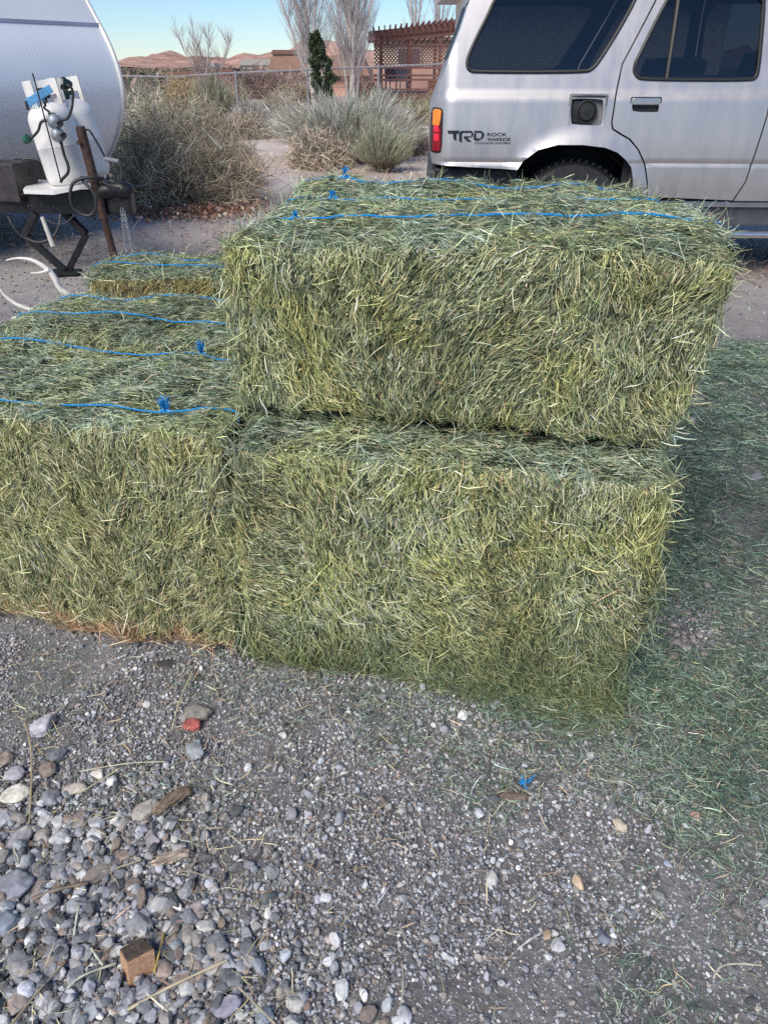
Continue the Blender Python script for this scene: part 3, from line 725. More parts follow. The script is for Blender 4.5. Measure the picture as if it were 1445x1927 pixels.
# ------------------------------------------------------------------ silver car
CX, CY = .31, 5.35; CA = math.radians(3.4)
def cl(px, py):
    r = ray(px, py); a = np.array([[r[0], -math.cos(CA)], [r[1], math.sin(CA)]]); t_, s = np.linalg.solve(a, [CX, CY]); return (float(s), H+r[2]*float(t_))
AX, AZ, WB = .945, .375, 2.62
def Sy(x, z):
    y = 0.0
    if z > 1.14: y += .20*(z-1.14)+.10*(z-1.14)**2
    elif z > 1.105: y += -.020*(1.14-z)/.035
    else: y += -.020-.022*math.sin(min(1, (1.105-z)/.6)*PI*.9)+.10*max(0, .62-z)**1.2
    g = abs(z-.742)                                     # moulded groove along the side
    if g < .022 and x > .05: y += .009*(1-g/.022)
    for ax in (AX, AX+WB):
        r = math.hypot(x-ax, (z-AZ)*1.0)
        if r < .60: y -= .034*(1-max(0, min(1, (r-.44)/.15))**2*(3-2*max(0, min(1, (r-.44)/.15)))) if r > .44 else .034
    if x < .13: y += .11*(1-x/.13)**2
    return y
def inp(x, y, poly):
    c = False; n = len(poly)
    for i in range(n):
        x1, y1 = poly[i]; x2, y2 = poly[(i+1) % n]
        if (y1 > y) != (y2 > y) and x < (x2-x1)*(y-y1)/(y2-y1)+x1: c = not c
    return c
def resamp(poly, res):
    out = []
    for i in range(len(poly)):
        a = Vector(poly[i]); b = Vector(poly[(i+1) % len(poly)]); k = max(1, int((b-a).length/res))
        for j in range(k): out.append(tuple(a.lerp(b, j/k)))
    return out
def rounded(poly, n=3):
    """smooth the corners a little"""
    for _ in range(n-1):
        out = []
        for i in range(len(poly)):
            a = Vector(poly[i]); b = Vector(poly[(i+1) % len(poly)])
            if (b-a).length < .012: out.append(tuple((a+b)/2)); continue
            out += [tuple(a.lerp(b, .25)), tuple(a.lerp(b, .75))]
        poly = out
    return poly
def inset(poly, d):
    A = sum(poly[i][0]*poly[(i+1) % len(poly)][1]-poly[(i+1) % len(poly)][0]*poly[i][1] for i in range(len(poly)))
    sgn = 1 if A > 0 else -1; out = []
    for i in range(len(poly)):
        a = Vector(poly[i-1]); b = Vector(poly[i]); c = Vector(poly[(i+1) % len(poly)])
        e1 = (b-a).normalized(); e2 = (c-b).normalized(); n1 = Vector((-e1.y, e1.x)); n2 = Vector((-e2.y, e2.x)); m = (n1+n2)
        m = m.normalized() if m.length > 1e-6 else n1
        out.append(tuple(b+m*d*sgn/max(.5, m.dot(n1))))
    return out
def panel(name, outer, holes, m, parent, off=0., thick=.022, res=.03, mirror=False, fn=None):
    fn = fn or (lambda x, z: (x, Sy(x, z)+off, z))
    loops = [resamp(outer, res)]+[resamp(h, res) for h in holes]
    V = []; E = []
    for lp in loops:
        o = len(V); V += [Vector(p) for p in lp]; E += [(o+i, o+(i+1) % len(lp)) for i in range(len(lp))]
    B = np.array([tuple(v) for v in V]); x0, z0 = B.min(0); x1, z1 = B.max(0)
    zs = [z for z in np.arange(z0+res/2, z1, res)]+[z for z in (.72, .731, .742, .753, .764, 1.105, 1.115, 1.13, 1.14) if z0 < z < z1]
    for z in zs:
        for x in np.arange(x0+res/2, x1, res):
            if np.min((B[:, 0]-x)**2+(B[:, 1]-z)**2) < (.3*res)**2: continue
            if inp(x, z, loops[0]) and not any(inp(x, z, h) for h in loops[1:]): V.append(Vector((x, z)))
    vs, es, fs = geometry.delaunay_2d_cdt(V, E, [], 0, 1e-5)[:3]
    bm = bmesh.new(); bv = [bm.verts.new(fn(v.x, v.y)) for v in vs]
    for f in fs:
        c = (vs[f[0]]+vs[f[1]]+vs[f[2]])/3
        if inp(c.x, c.y, loops[0]) and not any(inp(c.x, c.y, h) for h in loops[1:]):
            try: bm.faces.new([bv[i] for i in f])
            except ValueError: pass
    for v in [v for v in bm.verts if not v.link_faces]: bm.verts.remove(v)
    bmesh.ops.recalc_face_normals(bm, faces=bm.faces[:])
    if thick:
        be = [e for e in bm.edges if len(e.link_faces) == 1]
        r = bmesh.ops.extrude_edge_only(bm, edges=be)
        for v in [g for g in r['geom'] if isinstance(g, bmesh.types.BMVert)]: v.co.y += thick
    if mirror:
        for v in bm.verts: v.co.y = 1.66-v.co.y
    bmesh.ops.recalc_face_normals(bm, faces=bm.faces[:])
    me = bpy.data.meshes.new(name); bm.to_mesh(me); bm.free(); me.materials.append(m)
    me.polygons.foreach_set('use_smooth', [True]*len(me.polygons)); me.set_sharp_from_angle(angle=math.radians(38))
    return link(name, me, parent)
def car_paint():
    m, nt, b = newmat('silver_paint'); tc = nt.nodes.new('ShaderNodeTexCoord'); mp = nt.nodes.new('ShaderNodeMapping'); mp.inputs['Scale'].default_value = (9, 9, 2.2)
    n = nt.nodes.new('ShaderNodeTexNoise'); n.inputs['Scale'].default_value = 1.6; n.inputs['Detail'].default_value = 6
    nt.links.new(tc.outputs['Object'], mp.inputs[0]); nt.links.new(mp.outputs[0], n.inputs['Vector'])
    r = ramp(nt, n.outputs[0], [(.3, (.45, .43, .435)), (.7, (.485, .465, .465))]); nt.links.new(r.outputs[0], b.inputs['Base Color'])
    b.inputs['Metallic'].default_value = .6; b.inputs['Coat Weight'].default_value = .5; b.inputs['Coat Roughness'].default_value = .12
    r2 = ramp(nt, n.outputs[0], [(.3, (.35,)*3), (.7, (.47,)*3)]); nt.links.new(r2.outputs[0], b.inputs['Roughness']); return m
def glass_mat(name, tint, refl=.10):
    m = bpy.data.materials.new(name); m.use_nodes = True; nt = m.node_tree; nt.nodes.clear()
    o = nt.nodes.new('ShaderNodeOutputMaterial'); t = nt.nodes.new('ShaderNodeBsdfTransparent'); t.inputs[0].default_value = (*tint, 1)
    g = nt.nodes.new('ShaderNodeBsdfGlossy'); g.inputs['Roughness'].default_value = .02; g.inputs[0].default_value = (.92, .92, .9, 1)
    fr = nt.nodes.new('ShaderNodeFresnel'); fr.inputs[0].default_value = 1.55
    ad = nt.nodes.new('ShaderNodeMath'); ad.operation = 'ADD'; ad.inputs[1].default_value = refl; nt.links.new(fr.outputs[0], ad.inputs[0])
    mx = nt.nodes.new('ShaderNodeMixShader'); nt.links.new(ad.outputs[0], mx.inputs[0]); nt.links.new(t.outputs[0], mx.inputs[1]); nt.links.new(g.outputs[0], mx.inputs[2])
    nt.links.new(mx.outputs[0], o.inputs[0]); return m
def text_mesh(txt, size=1.0, bold=0.0):
    cu = bpy.data.curves.new('t', 'FONT'); cu.body = txt; cu.size = size; cu.offset = bold
    ob = bpy.data.objects.new('t', cu); col.objects.link(ob)
    me = bpy.data.meshes.new_from_object(ob.evaluated_get(bpy.context.evaluated_depsgraph_get()))
    V = [tuple(v.co) for v in me.vertices]; Fs = [tuple(p.vertices) for p in me.polygons]
    bpy.data.objects.remove(ob); bpy.data.curves.remove(cu); bpy.data.meshes.remove(me); return V, Fs
def car():
    PA = car_paint(); GL = glass_mat('tinted_glass', (.15, .155, .165), .03)
    DK = mat('dark_interior', (.03, .03, .035), .8, 0, .2, 10); RB = mat('window_rubber', (.018, .018, .02), .5, 0, .2, 30)
    CH = mat('worn_chrome', (.62, .62, .64), .22, .9, .08, 20); DG = mat('rocker_grey', (.09, .09, .10), .45, 0, .2, 8)
    t = thing('parked_car', 'silver boxy off-road car parked behind the hay, black lettering on its rear quarter', 'car', (CX, CY, 0), -CA)
    quarter = [(812, 309), (809, 285), (811, 205), (818, 183), (845, 110), (868, 50), (884, 0), (900, -42), (1262, -42), (1240, 0), (1171, 120), (1155, 184), (1147, 230), (1149, 243), (1162, 252), (1180, 262), (1196, 281), (1208, 308), (1212, 340), (1213, 366), (1187, 366), (1186, 336), (1183, 313), (1173, 299), (1157, 285), (1134, 276), (1093, 271), (1047, 271), (1010, 281), (982, 302), (971, 318)]
    qwin = [(878, 124), (879, 108), (898, 66), (918, 28), (932, -4), (950, -30), (1215, -30), (1203, 0), (1167, 60), (1130, 115), (1116, 131), (1100, 137), (892, 137), (882, 133)]
    fuel = [(1076, 185), (1130, 186), (1134, 190), (1131, 230), (1126, 236), (1075, 234), (1072, 229), (1073, 189)]
    Q = lambda L: [cl(a, b) for a, b in L]
    qw = rounded(Q(qwin), 3); fu = rounded(Q(fuel), 2)
    dr = [(1215, 369), (1215, 340), (1211, 307), (1199, 280), (1183, 260), (1164, 249), (1152, 241), (1150, 230), (1158, 184), (1174, 121), (1243, 1), (1265, -42), (1478, -42), (1471, 0), (1445, 184), (1438, 216), (1424, 258), (1410, 299), (1397, 340), (1375, 376)]
    dwin = [(1191, 128), (1213, 87), (1240, 37), (1262, 0), (1278, -30), (1456, -30), (1445, 46), (1430, 133), (1424, 147), (1413, 152), (1211, 151), (1197, 145)]
    hnd = [(1190, 186), (1235, 187), (1238, 190), (1237, 209), (1233, 211), (1189, 210), (1187, 207), (1187, 189)]
    dw = rounded(Q(dwin), 3); hn = rounded(Q(hnd), 2)
    fd = [(x+3, y) for x, y in dr[13:]]
    fdoor = Q([(1378, 377), (1400, 340), (1413, 299), (1427, 258), (1441, 216), (1448, 184), (1474, 0), (1481, -42)])
    xe = 3.12; zb = fdoor[0][1]; zt = fdoor[-1][1]
    fdoor = fdoor+[(2.62, zt), (2.98, 1.22), (xe, 1.06), (xe, .85), (xe-.02, zb)]
    fwin = [(fdoor[5][0]+.03, 1.22), (fdoor[6][0]+.03, 1.60), (fdoor[6][0]+.08, 1.68), (2.58, 1.68), (2.90, 1.25), (2.88, 1.21)]
    n_ = 14; arch = [(AX+WB+.43*math.cos(a), AZ+.43*math.sin(a)) for a in [PI*k/n_ for k in range(n_+1)]]
    fend = [(xe+.01, zb), (xe+.01, 1.06), (3.6, 1.09), (4.2, 1.06), (4.36, .98), (4.38, .60), (4.3, .50)]+[(x, z) for x, z in arch if z > .5]+[(AX+WB-.42, .49)]
    for mir in (False, True):
        q = panel('quarter_panel', Q(quarter), [qw, fu] if not mir else [qw], PA, t, mirror=mir)
        panel('quarter_window', inset(qw, .006), [], GL, q, .008, 0, .06, mir)
        d = panel('rear_door', Q(dr), [dw] if mir else [dw, hn], PA, t, mirror=mir)
        panel('door_window', inset(dw, .006), [], GL, d, .010, 0, .06, mir)
        f = panel('front_door', fdoor, [fwin], PA, t, mirror=mir)
        panel('door_window', fwin, [], GL, f, .010, 0, .08, mir)
        panel('front_fender', fend, [], PA, t, mirror=mir, res=.05)
        yy = (lambda y: 1.66-y) if mir else (lambda y: y)
        for par, lp in ((q, qw), (d, dw)):
            mb = MB(); mb.tube([(x, yy(Sy(x, z)-.001), z) for x, z in resamp(inset(lp, .004), .03)], .0115, 8, False, True); mb.build('window_seal', RB, par)
        a, b = cl(1254, 152), cl(1292, -30); mb = MB()
        for k in range(6):
            pass
        mb.tube([(lerp(a[0], b[0], k/6), yy(Sy(0.5, lerp(a[1], b[1], k/6))+.002), lerp(a[1], b[1], k/6)) for k in range(7)], .013, 6); mb.build('window_divider', RB, d)
        if not mir: quart, door = q, d
    # roof, tailgate, hood, windscreen
    zt_ = cl(900, -42)[1]; yt = Sy(.5, zt_)
    def sheet(name, rows, m, par=t):
        nr, nc = len(rows), len(rows[0]); V = [p for r in rows for p in r]
        Fs = [(i*nc+j, i*nc+j+1, (i+1)*nc+j+1, (i+1)*nc+j) for i in range(nr-1) for j in range(nc-1)]
        mb = MB(); mb.add(V, Fs, True); return mb.build(name, m, par)
    ys = [0, .02, .06, .14, .3, .5, .7, .86, .94, .98, 1]
    xs = [.27, .35, .6, 1.2, 1.8, 2.3, 2.62]
    sheet('roof', [[(x, lerp(yt, 1.66-yt, y), zt_+.002+.085*math.sin(PI*y)**.5*(1 if 0 < i < 6 else .55)) for y in ys] for i, x in enumerate(xs)], PA)
    rear = [cl(812, 309), cl(809, 285), cl(811, 205), cl(818, 183), cl(845, 110), cl(868, 50), cl(884, 0), cl(900, -42)]
    tg = sheet('tailgate', [[(x-.02*math.sin(PI*y)**1.2+.004, lerp(Sy(x, z)+.01, 1.66-Sy(x, z)-.01, y), z) for y in ys] for x, z in rear], PA)
    rg = [rear[4], rear[5], rear[6]]
    sheet('rear_window', [[(x-.02*math.sin(PI*y)**1.2-.004, lerp(.25, 1.41, (y)), z) for y in ys[3:8]] for x, z in rg], RB, tg)
    sheet('windscreen', [[(2.62, lerp(yt, 1.66-yt, y), zt_+.03) for y in ys], [(3.10, lerp(.04, 1.62, y), 1.10) for y in ys]], GL)
    sheet('hood', [[(x, lerp(-.02, 1.68, y), z+.03*math.sin(PI*y)**.5) for y in ys] for x, z in ((3.08, 1.085), (3.5, 1.085), (4.1, 1.05), (4.35, .97), (4.39, .6), (4.36, .45))], PA)
    # dark inner shell: floor, inner walls and wheel housings
    mb = MB(); mb.box((1.6, .83, .52), (2.4, 1.48, .10)); mb.box((.35, .83, .78), (.5, 1.44, .10)); mb.box((2.1, .075, .80), (1.68, .03, .62)); mb.box((2.1, 1.585, .80), (1.68, .03, .62))
    mb.box((.62, .10, 1.0), (1.12, .03, .22)); mb.box((.30, .12, .83), (.46, .03, .2)); mb.box((3.7, .83, .62), (1.2, 1.2, .3))
    arc = [PI*k/12 for k in range(13)]
    for ax in (AX, AX+WB):
        for y0, y1 in ((.06, .42), (1.24, 1.60)):
            V = [(ax+.46*math.cos(a), y, AZ+.46*math.sin(a)) for y in (y0, y1) for a in arc]; mb.add(V, [(i, i+1, i+14, i+13) for i in range(12)])
            yb = y1 if y0 < .5 else y0
            V = [(ax, yb, AZ)]+[(ax+.46*math.cos(a), yb, AZ+.46*math.sin(a)) for a in arc]; mb.add(V, [(0, i+1, i+2) for i in range(12)])
    mb.build('inner_body', DK, t)
    mb = MB(); mb.box((1.62, .83, 1.02), (.14, 1.2, .62), Matrix.Rotation(.18, 3, 'Y'), .04); mb.box((1.9, .83, .74), (.5, 1.2, .16), None, .04); mb.build('rear_seat', mat('seat_cloth', (.16, .15, .17), .9, 0, .2, 60), t)
    mb = MB(); [mb.box((2.35, y, 1.05), (.14, .48, .64), Matrix.Rotation(.18, 3, 'Y'), .05) or mb.box((2.33, y, 1.45), (.09, .26, .18), None, .03) for y in (.45, 1.2)]; mb.build('front_seat', mat('seat_cloth_dark', (.10, .10, .115), .9, 0, .2, 60), t)
    # wheels
    for ax in (AX, AX+WB):
        for y0, s_ in ((.17, 1), (1.49, -1)):
            M = Matrix.Translation((ax, y0, AZ-.005)) @ Matrix.Rotation(PI/2, 4, 'X')
            prof = [(.21, -.12), (.30, -.128), (.350, -.122), (.368, -.10), (.372, -.06), (.3725, 0), (.372, .06), (.368, .10), (.350, .122), (.30, .128), (.21, .12)]
            wl = bpy.data.objects.new('wheel', None); col.objects.link(wl); wl.parent = t
            mb = MB(); mb.lathe(prof, 48, M, False)
            for k in range(48):
                a = 2*PI*k/48
                for off in (-.07, 0, .07): mb.box(M @ Vector((.374*math.cos(a+off), .374*math.sin(a+off), off)), (.02, .055, .014), (M.to_3x3() @ Matrix.Rotation(a+off, 3, 'Z') @ Matrix.Rotation(PI/2, 3, 'X')))
            mb.build('tyre', M_RUBBER, wl)
            mb = MB(); mb.lathe([(.215, -.10), (.20, -.05), (.19, .03), (.09, .05), (.06, .09), (.05, .10), (.06, -.06), (.19, -.08)], 36, M, False); mb.build('rim', M_ZINC, wl)
    # tail light
    TL = [(808, 284), (809, 236), (811, 206), (816, 202), (829, 203), (833, 207), (832, 238), (830, 283), (826, 288), (812, 288)]
    def sub(y0, y1): 
        out = []
        P = resamp(Q(TL), .01); za = cl(820, y0)[1]; zb_ = cl(820, y1)[1]
        Z = [p for p in P if zb_ <= p[1] <= za]
        return Z
    tl = panel('tail_light', rounded(Q(TL), 2), [], mat('light_housing', (.03, .008, .01), .25, 0, .1, 10, coat=.8), t, -.006, .03, .012)
    lens = lambda c, nm: mat(nm, c, .18, 0, .06, 60, coat=.8)
    amb = [(813, 236), (814, 210), (818, 205), (828, 206), (830, 209), (829, 222), (826, 236)]; panel('amber_lens', Q(amb), [], lens((.85, .28, .03), 'amber_lens'), tl, -.010, .006, .01)
    panel('red_lens', Q([(813, 284), (814, 240), (829, 240), (828, 280), (824, 285)]), [], lens((.25, .008, .015), 'red_lens'), tl, -.010, .006, .01)
    for a, b in ((236, 248), (252, 265)):
        panel('reflector', Q([(816, a), (825, a), (825, b), (816, b)]), [], lens((.90, .03, .06), 'bright_red'), tl, -.0125, .003, .01)
    # fuel filler with open door recess
    x, z = cl(1103, 210)
    mb = MB(); mb.box((x, Sy(x, z)+.05, z), (.235, .012, .20)); 
    for sx in (-1, 1): mb.box((x+sx*.113, Sy(x, z)+.028, z), (.010, .05, .19)); mb.box((x, Sy(x, z)+.028, z+sx*.093), (.21, .05, .010))
    fr = mb.build('fuel_recess', mat('grey_recess', (.20, .20, .21), .6, 0, .3, 30), quart)
    mb = MB(); mb.tube([(x+px_, Sy(x, z)-.0045, z+pz_) for px_, pz_ in ((-.105, -.088), (-.108, 0), (-.105, .088), (0, .093), (.105, .09), (.108, 0), (.103, -.088), (0, -.092))], .004, 6, True, True); mb.build('recess_rim', M_ZINC, fr)
    mb = MB(); M = Matrix.Translation((x, Sy(x, z)+.03, z)) @ Matrix.Rotation(PI/2, 4, 'X')
    mb.lathe([(.066, -.01), (.066, .012), (.058, .014), (.052, .010), (.05, .022), (.046, .028), (.012, .030), (.011, .034)], 32, M); mb.box((x-.045, Sy(x, z)+.036, z), (.09, .02, .13), None, .012); mb.build('fuel_cap', RB, fr)
    # door handle
    x, z = cl(1212, 198)
    mb = MB(); mb.box((x, Sy(x, z)+.034, z), (.18, .012, .085)); mb.box((x, Sy(x, z)+.016, z-.043), (.18, .03, .006)); mb.box((x, Sy(x, z)+.016, z+.043), (.18, .03, .006)); mb.box((x-.092, Sy(x, z)+.016, z), (.006, .03, .085)); mb.box((x+.092, Sy(x, z)+.016, z), (.006, .03, .085)); hd = mb.build('door_handle', RB, door)
    mb = MB(); mb.box((x, Sy(x, z)+.004, z+.021), (.165, .018, .040), None, .006); mb.build('handle_paddle', CH, hd)
    # lower side: rocker, chrome strip, running board
    z1 = cl(1300, 384)[1]
    mb = MB(); mb.box((2.1, .055, z1-.005), (2.15, .03, .038), None, .008); mb.build('sill_trim', CH, t)
    mb = MB(); mb.box((2.1, .10, z1-.085), (2.15, .05, .12), None, .01); mb.build('rocker', DG, t)
    mb = MB(); mb.tube([(1.22, .10, .32), (1.30, .0, .315), (1.45, -.02, .312), (2.6, -.02, .312), (2.95, .0, .315), (3.02, .10, .32)], .024, 12); mb.build('step_bar', CH, t)
    mb = MB(); mb.bar((1.24, .05, .33), (1.24, .2, .45), .03); mb.bar((2.5, -.01, .33), (2.5, .2, .45), .03); mb.box((.30, .35, .64), (.55, .6, .12), None, .02); mb.box((2.0, .83, .40), (3.6, .9, .12)); mb.build('underframe', M_BLACKM, t)
    mb = MB(); mb.box((.05, .83, .62), (.16, 1.5, .14), None, .03); mb.build('rear_bumper', mat('dark_bumper', (.05, .05, .055), .6, 0, .2, 12), t)
    mb = MB(); mb.box((4.45, .83, .60), (.14, 1.66, .18), None, .03); mb.build('front_bumper', CH, t)
    # lettering
    DEC = mat('black_decal', (.012, .012, .014), .35, 0, .1, 30)
    def decal(shapes, name):
        mb = MB()
        for poly in shapes:
            o = panel(name, [cl(780+a/2.173, b/2.173) for a, b in poly], [], DEC, quart, -.003, 0, .012)
        return o
    Tt = [[(133, 532), (183, 532), (180, 545), (137, 545)], [(156, 545.2), (170, 545.2), (170, 574), (158, 566)]]
    R_ = [[(181, 548), (184, 538), (193, 533), (232, 533), (238, 541), (197, 541), (192, 548), (192, 582), (181, 574)], [(232, 541.2), (238, 541.2), (236, 556), (228, 561), (229, 555)], [(200, 555.2), (228, 555.2), (222, 561), (212, 561), (232, 577), (216, 577), (200, 562)]]
    D_ = [[(240, 533), (272, 533), (283, 543), (278, 545), (268, 541), (246, 541)], [(240, 543), (250, 543), (250, 562), (240, 568)], [(272, 544.5), (284, 546), (280, 560), (268, 570), (266, 564), (272, 556)], [(240, 569), (250, 563), (265, 564), (266, 570), (255, 574)]]
    decal(Tt+R_+D_, 'lettering')
    for txt, (x0, y0, x1, y1), bo in (('ROCK', (295, 541, 375, 555), .02), ('WARRIOR', (295, 561, 391, 575), .02), ('TOYOTA RACING DEVELOPMENT', (243, 579, 391, 587), .01)):
        V, Fs = text_mesh(txt, 1, bo); A = np.array(V); mn = A.min(0); mxx = A.max(0); mb = MB(); P = []
        for v in V:
            a = lerp(x0, x1, (v[0]-mn[0])/(mxx[0]-mn[0])); b = lerp(y1, y0, (v[1]-mn[1])/(mxx[1]-mn[1])); xx, zz = cl(780+a/2.173, b/2.173); P.append((xx, Sy(xx, zz)-.0028, zz))
        mb.add(P, Fs); mb.build('lettering', DEC, quart)
    a = panel('roof_spoiler', [cl(876, 8), cl(886, -8), cl(905, -42), cl(915, -42), cl(894, 6)], [], RB, t, .004, .02, .02)
car()

# ------------------------------------------------------------------ travel trailer
def trailer():
    fx, fy = .82, -.572; wx, wy = .572, .82; Q0 = Vector((-2.17, 6.9, 0))
    def onplane(px, py):
        r = ray(px, py); a = np.array([[r[0], -fx], [r[1], -fy]]); t_, s = np.linalg.solve(a, [Q0.x, Q0.y]); return s, H+r[2]*t_
    prof = [onplane(a, b) for a, b in ((150, -20), (160, 0), (180, 38), (192, 60), (206, 90), (217, 120), (225, 150), (229, 178), (228.5, 205), (224, 235), (215, 265), (204, 290), (192, 312))]
    s0, z0 = prof[0]; top = [(s0-.95, z0+.95), (s0-.6, z0+.86), (s0-.3, z0+.55), (s0-.12, z0+.27)]
    prof = top+prof
    q = [Vector((s, z, 0)) for s, z in prof]; q = spline(q, 5); prof = [(v.x, v.y) for v in q]
    sb, zb = prof[-1]; prof.append((sb-.25, zb-.06))
    W = 2.3
    t = thing('travel_trailer', 'white travel trailer with diamond plate front wall and black drawbar', 'trailer', (Q0.x, Q0.y, 0), 0)
    P3 = lambda s, w, z: Vector((fx*s-wx*w, fy*s-wy*w, z))
    zs = onplane(180, 41)[1]
    MW = mat('white_aluminium', (.68, .70, .74), .38, .05, .06, 2)
    m, nt, b = newmat('diamond_plate'); uv = nt.nodes.new('ShaderNodeUVMap')
    sep = nt.nodes.new('ShaderNodeSeparateXYZ'); nt.links.new(uv.outputs[0], sep.inputs[0])
    def mth(op, a, c=None):
        n = nt.nodes.new('ShaderNodeMath'); n.operation = op
        for i, v in enumerate((a, c)):
            if v is None: continue
            if isinstance(v, (int, float)): n.inputs[i].default_value = v
            else: nt.links.new(v, n.inputs[i])
        return n.outputs[0]
    k = PI/.034
    a = mth('MULTIPLY', mth('ADD', sep.outputs[0], sep.outputs[1]), k); c = mth('MULTIPLY', mth('SUBTRACT', sep.outputs[0], sep.outputs[1]), k)
    sa = mth('ABSOLUTE', mth('SINE', a)); s2 = mth('ABSOLUTE', mth('SINE', c))
    par = mth('GREATER_THAN', mth('MULTIPLY', mth('SINE', a), mth('SINE', c)), 0)
    l1 = mth('MULTIPLY', mth('POWER', sa, 1.2), mth('POWER', s2, 7)); l2 = mth('MULTIPLY', mth('POWER', s2, 1.2), mth('POWER', sa, 7))
    h = mth('ADD', mth('MULTIPLY', l1, par), mth('MULTIPLY', l2, mth('SUBTRACT', 1, par)))
    bump(nt, b, h, .0009, .5); b.inputs['Metallic'].default_value = .1
    dn = noise_node(nt, 3, 5); rr = ramp(nt, dn.outputs[0], [(.3, (.80, .83, .88)), (.7, (.87, .89, .92))]); nt.links.new(rr.outputs[0], b.inputs['Base Color']); b.inputs['Roughness'].default_value = .33
    def wall(name, pr, mt, d=0):
        ws = np.linspace(0, W, 12); V = []; U = []; L = 0
        for i, (s, z) in enumerate(pr):
            if i: L += math.hypot(s-pr[i-1][0], z-pr[i-1][1])
            for w_ in ws: V.append(P3(s+d, w_, z)); U.append((w_, L))
        nc = len(ws); Fs = [(i*nc+j, i*nc+j+1, (i+1)*nc+j+1, (i+1)*nc+j) for i in range(len(pr)-1) for j in range(nc-1)]
        mb = MB(); mb.add(V, Fs, True); o = mb.build(name, mt, t); ul = o.data.uv_layers.new(name='UVMap')
        for lp in o.data.loops: ul.data[lp.index].uv = U[lp.vertex_index]
        return o
    up = [p for p in prof if p[1] > zs-.02]; lo = [p for p in prof[:-1] if p[1] <= zs+.02]
    wall('upper_front_wall', up, MW, .012); wall('front_wall', lo+[prof[-1]], m)
    mb = MB(); i0 = [p for p in prof if abs(p[1]-zs) < .05][0]; zz = zs-.02
    s_at = float(np.interp(-zz, [-p[1] for p in prof[:-1]], [p[0] for p in prof[:-1]]))
    mb.bar(P3(s_at+.012, -.005, zz), P3(s_at+.012, W, zz), .008, .022); mb.build('seam_strip', mat('seam_sealant', (.42, .42, .52), .5, 0, .2, 5), t)
    side = [(s, z) for s, z in prof]+[(-5.2, zb-.06), (-5.2, prof[0][1]), (-4.9, prof[0][1]+.02)]
    for w_ in (0, W):
        n = len(side); mb = MB(); c_ = P3(-2.0, w_, 1.5); V = [P3(s, w_, z) for s, z in side]
        mb.add([c_]+V, [(0, i+1, (i+1) % n+1) for i in range(n)]); mb.build('side_wall', MW, t)
        mb = MB(); mb.tube([P3(s+.006, w_+(-.012 if w_ == 0 else .012), z) for s, z in prof[:-1]], .017, 8); mb.build('corner_trim', mat('trim_white', (.66, .64, .62), .4, .2, .05, 10), t)
    mb = MB(); mb.add([P3(prof[0][0], 0, prof[0][1]), P3(prof[0][0], W, prof[0][1]), P3(-5.2, W, prof[0][1]), P3(-5.2, 0, prof[0][1])], [(0, 1, 2, 3)]); mb.build('roof', MW, t)
    mb = MB(); mb.box(P3(-2.7, W/2, zb-.10), (4.9, W-.05, .08), Matrix.Rotation(math.atan2(fy, fx), 3, 'Z')); mb.build('floor', M_BLACKM, t)
    for s in (-2.6, -3.3):
        for w_ in (.12, W-.12):
            M = Matrix.Translation(P3(s, w_, .33)) @ Matrix.Rotation(math.atan2(fy, fx), 4, 'Z') @ Matrix.Rotation(PI/2, 4, 'X')
            mb = MB(); mb.lathe([(.18, -.09), (.31, -.10), (.33, -.07), (.33, .07), (.31, .10), (.18, .09), (.05, .05)], 28, M); mb.build('wheel', M_RUBBER, t)
    O = t.location
    rel = lambda p: Vector(p)-O
    # drawbar (A frame)
    C = Vector((-1.80, 5.37, .49)); nd = Vector((-.985, .12, .0)).normalized(); fdv = Vector((-.45, .89, 0)).normalized()
    mb = MB()
    mb.bar(rel(C), rel(C+nd*1.9+Vector((0, 0, -.01))), .05, .155, .006); mb.bar(rel(C+Vector((0, .06, 0))), rel(C+fdv*2.0), .05, .15, .006)
    mb.box(rel(C+Vector((.02, .02, -.005))), (.16, .12, .14), None, .02)
    mb.bar(rel(C+nd*.5+Vector((0, .02, .0))), rel(C+fdv*.55), .04, .10); 
    af = mb.build('drawbar', M_BLACKM, t)
    mb = MB(); cp = spline([rel(atd(a, b, 5.35)) for a, b in ((188, 363), (205, 358), (225, 357), (240, 360), (249, 366))], 4); n = len(cp)
    mb.tube(cp, [.055, .055]+[.055+.004*math.sin(i) for i in range(n-5)]+[.045, .035, .018], 14); mb.tube([rel(atd(202, 345, 5.35)), rel(atd(210, 340, 5.35)), rel(atd(226, 350, 5.34))], .008, 8)
    mb.box(rel(atd(222, 372, 5.35)), (.07, .05, .05), None, .01)
    mb.build('coupler', M_BLACKM, af)
    mb = MB()
    for i in range(10): mb.tube([rel(atd(40+i*12 % 90, 366+(i % 2)*22, 5.30))+Vector((0, .03, 0)), rel(atd(40+i*12 % 90, 366+(i % 2)*22, 5.30))+Vector((0, .018, 0))], .006, 8)
    mb.build('bolt', M_RUST, af)
    # jack
    mb = MB(); jt = atd(151, 238, 5.30); jf = Vector((-1.875, 5.36, .02)); d_ = (jf-jt)
    mb.tube([rel(jt), rel(jt+d_*.02), rel(jt+d_*.60)], [.029, .031, .031], 20); mb.tube([rel(jt+d_*.6), rel(jf)], .024, 16); mb.tube([rel(jf), rel(jf-Vector((0, 0, .018)))], [.05, .055], 16)
    mb.tube([rel(jt+Vector((-.012, -.03, -.09))), rel(jt+Vector((-.012, -.045, -.09)))], .014, 10)
    jk = mb.build('jack', M_RUST, t)
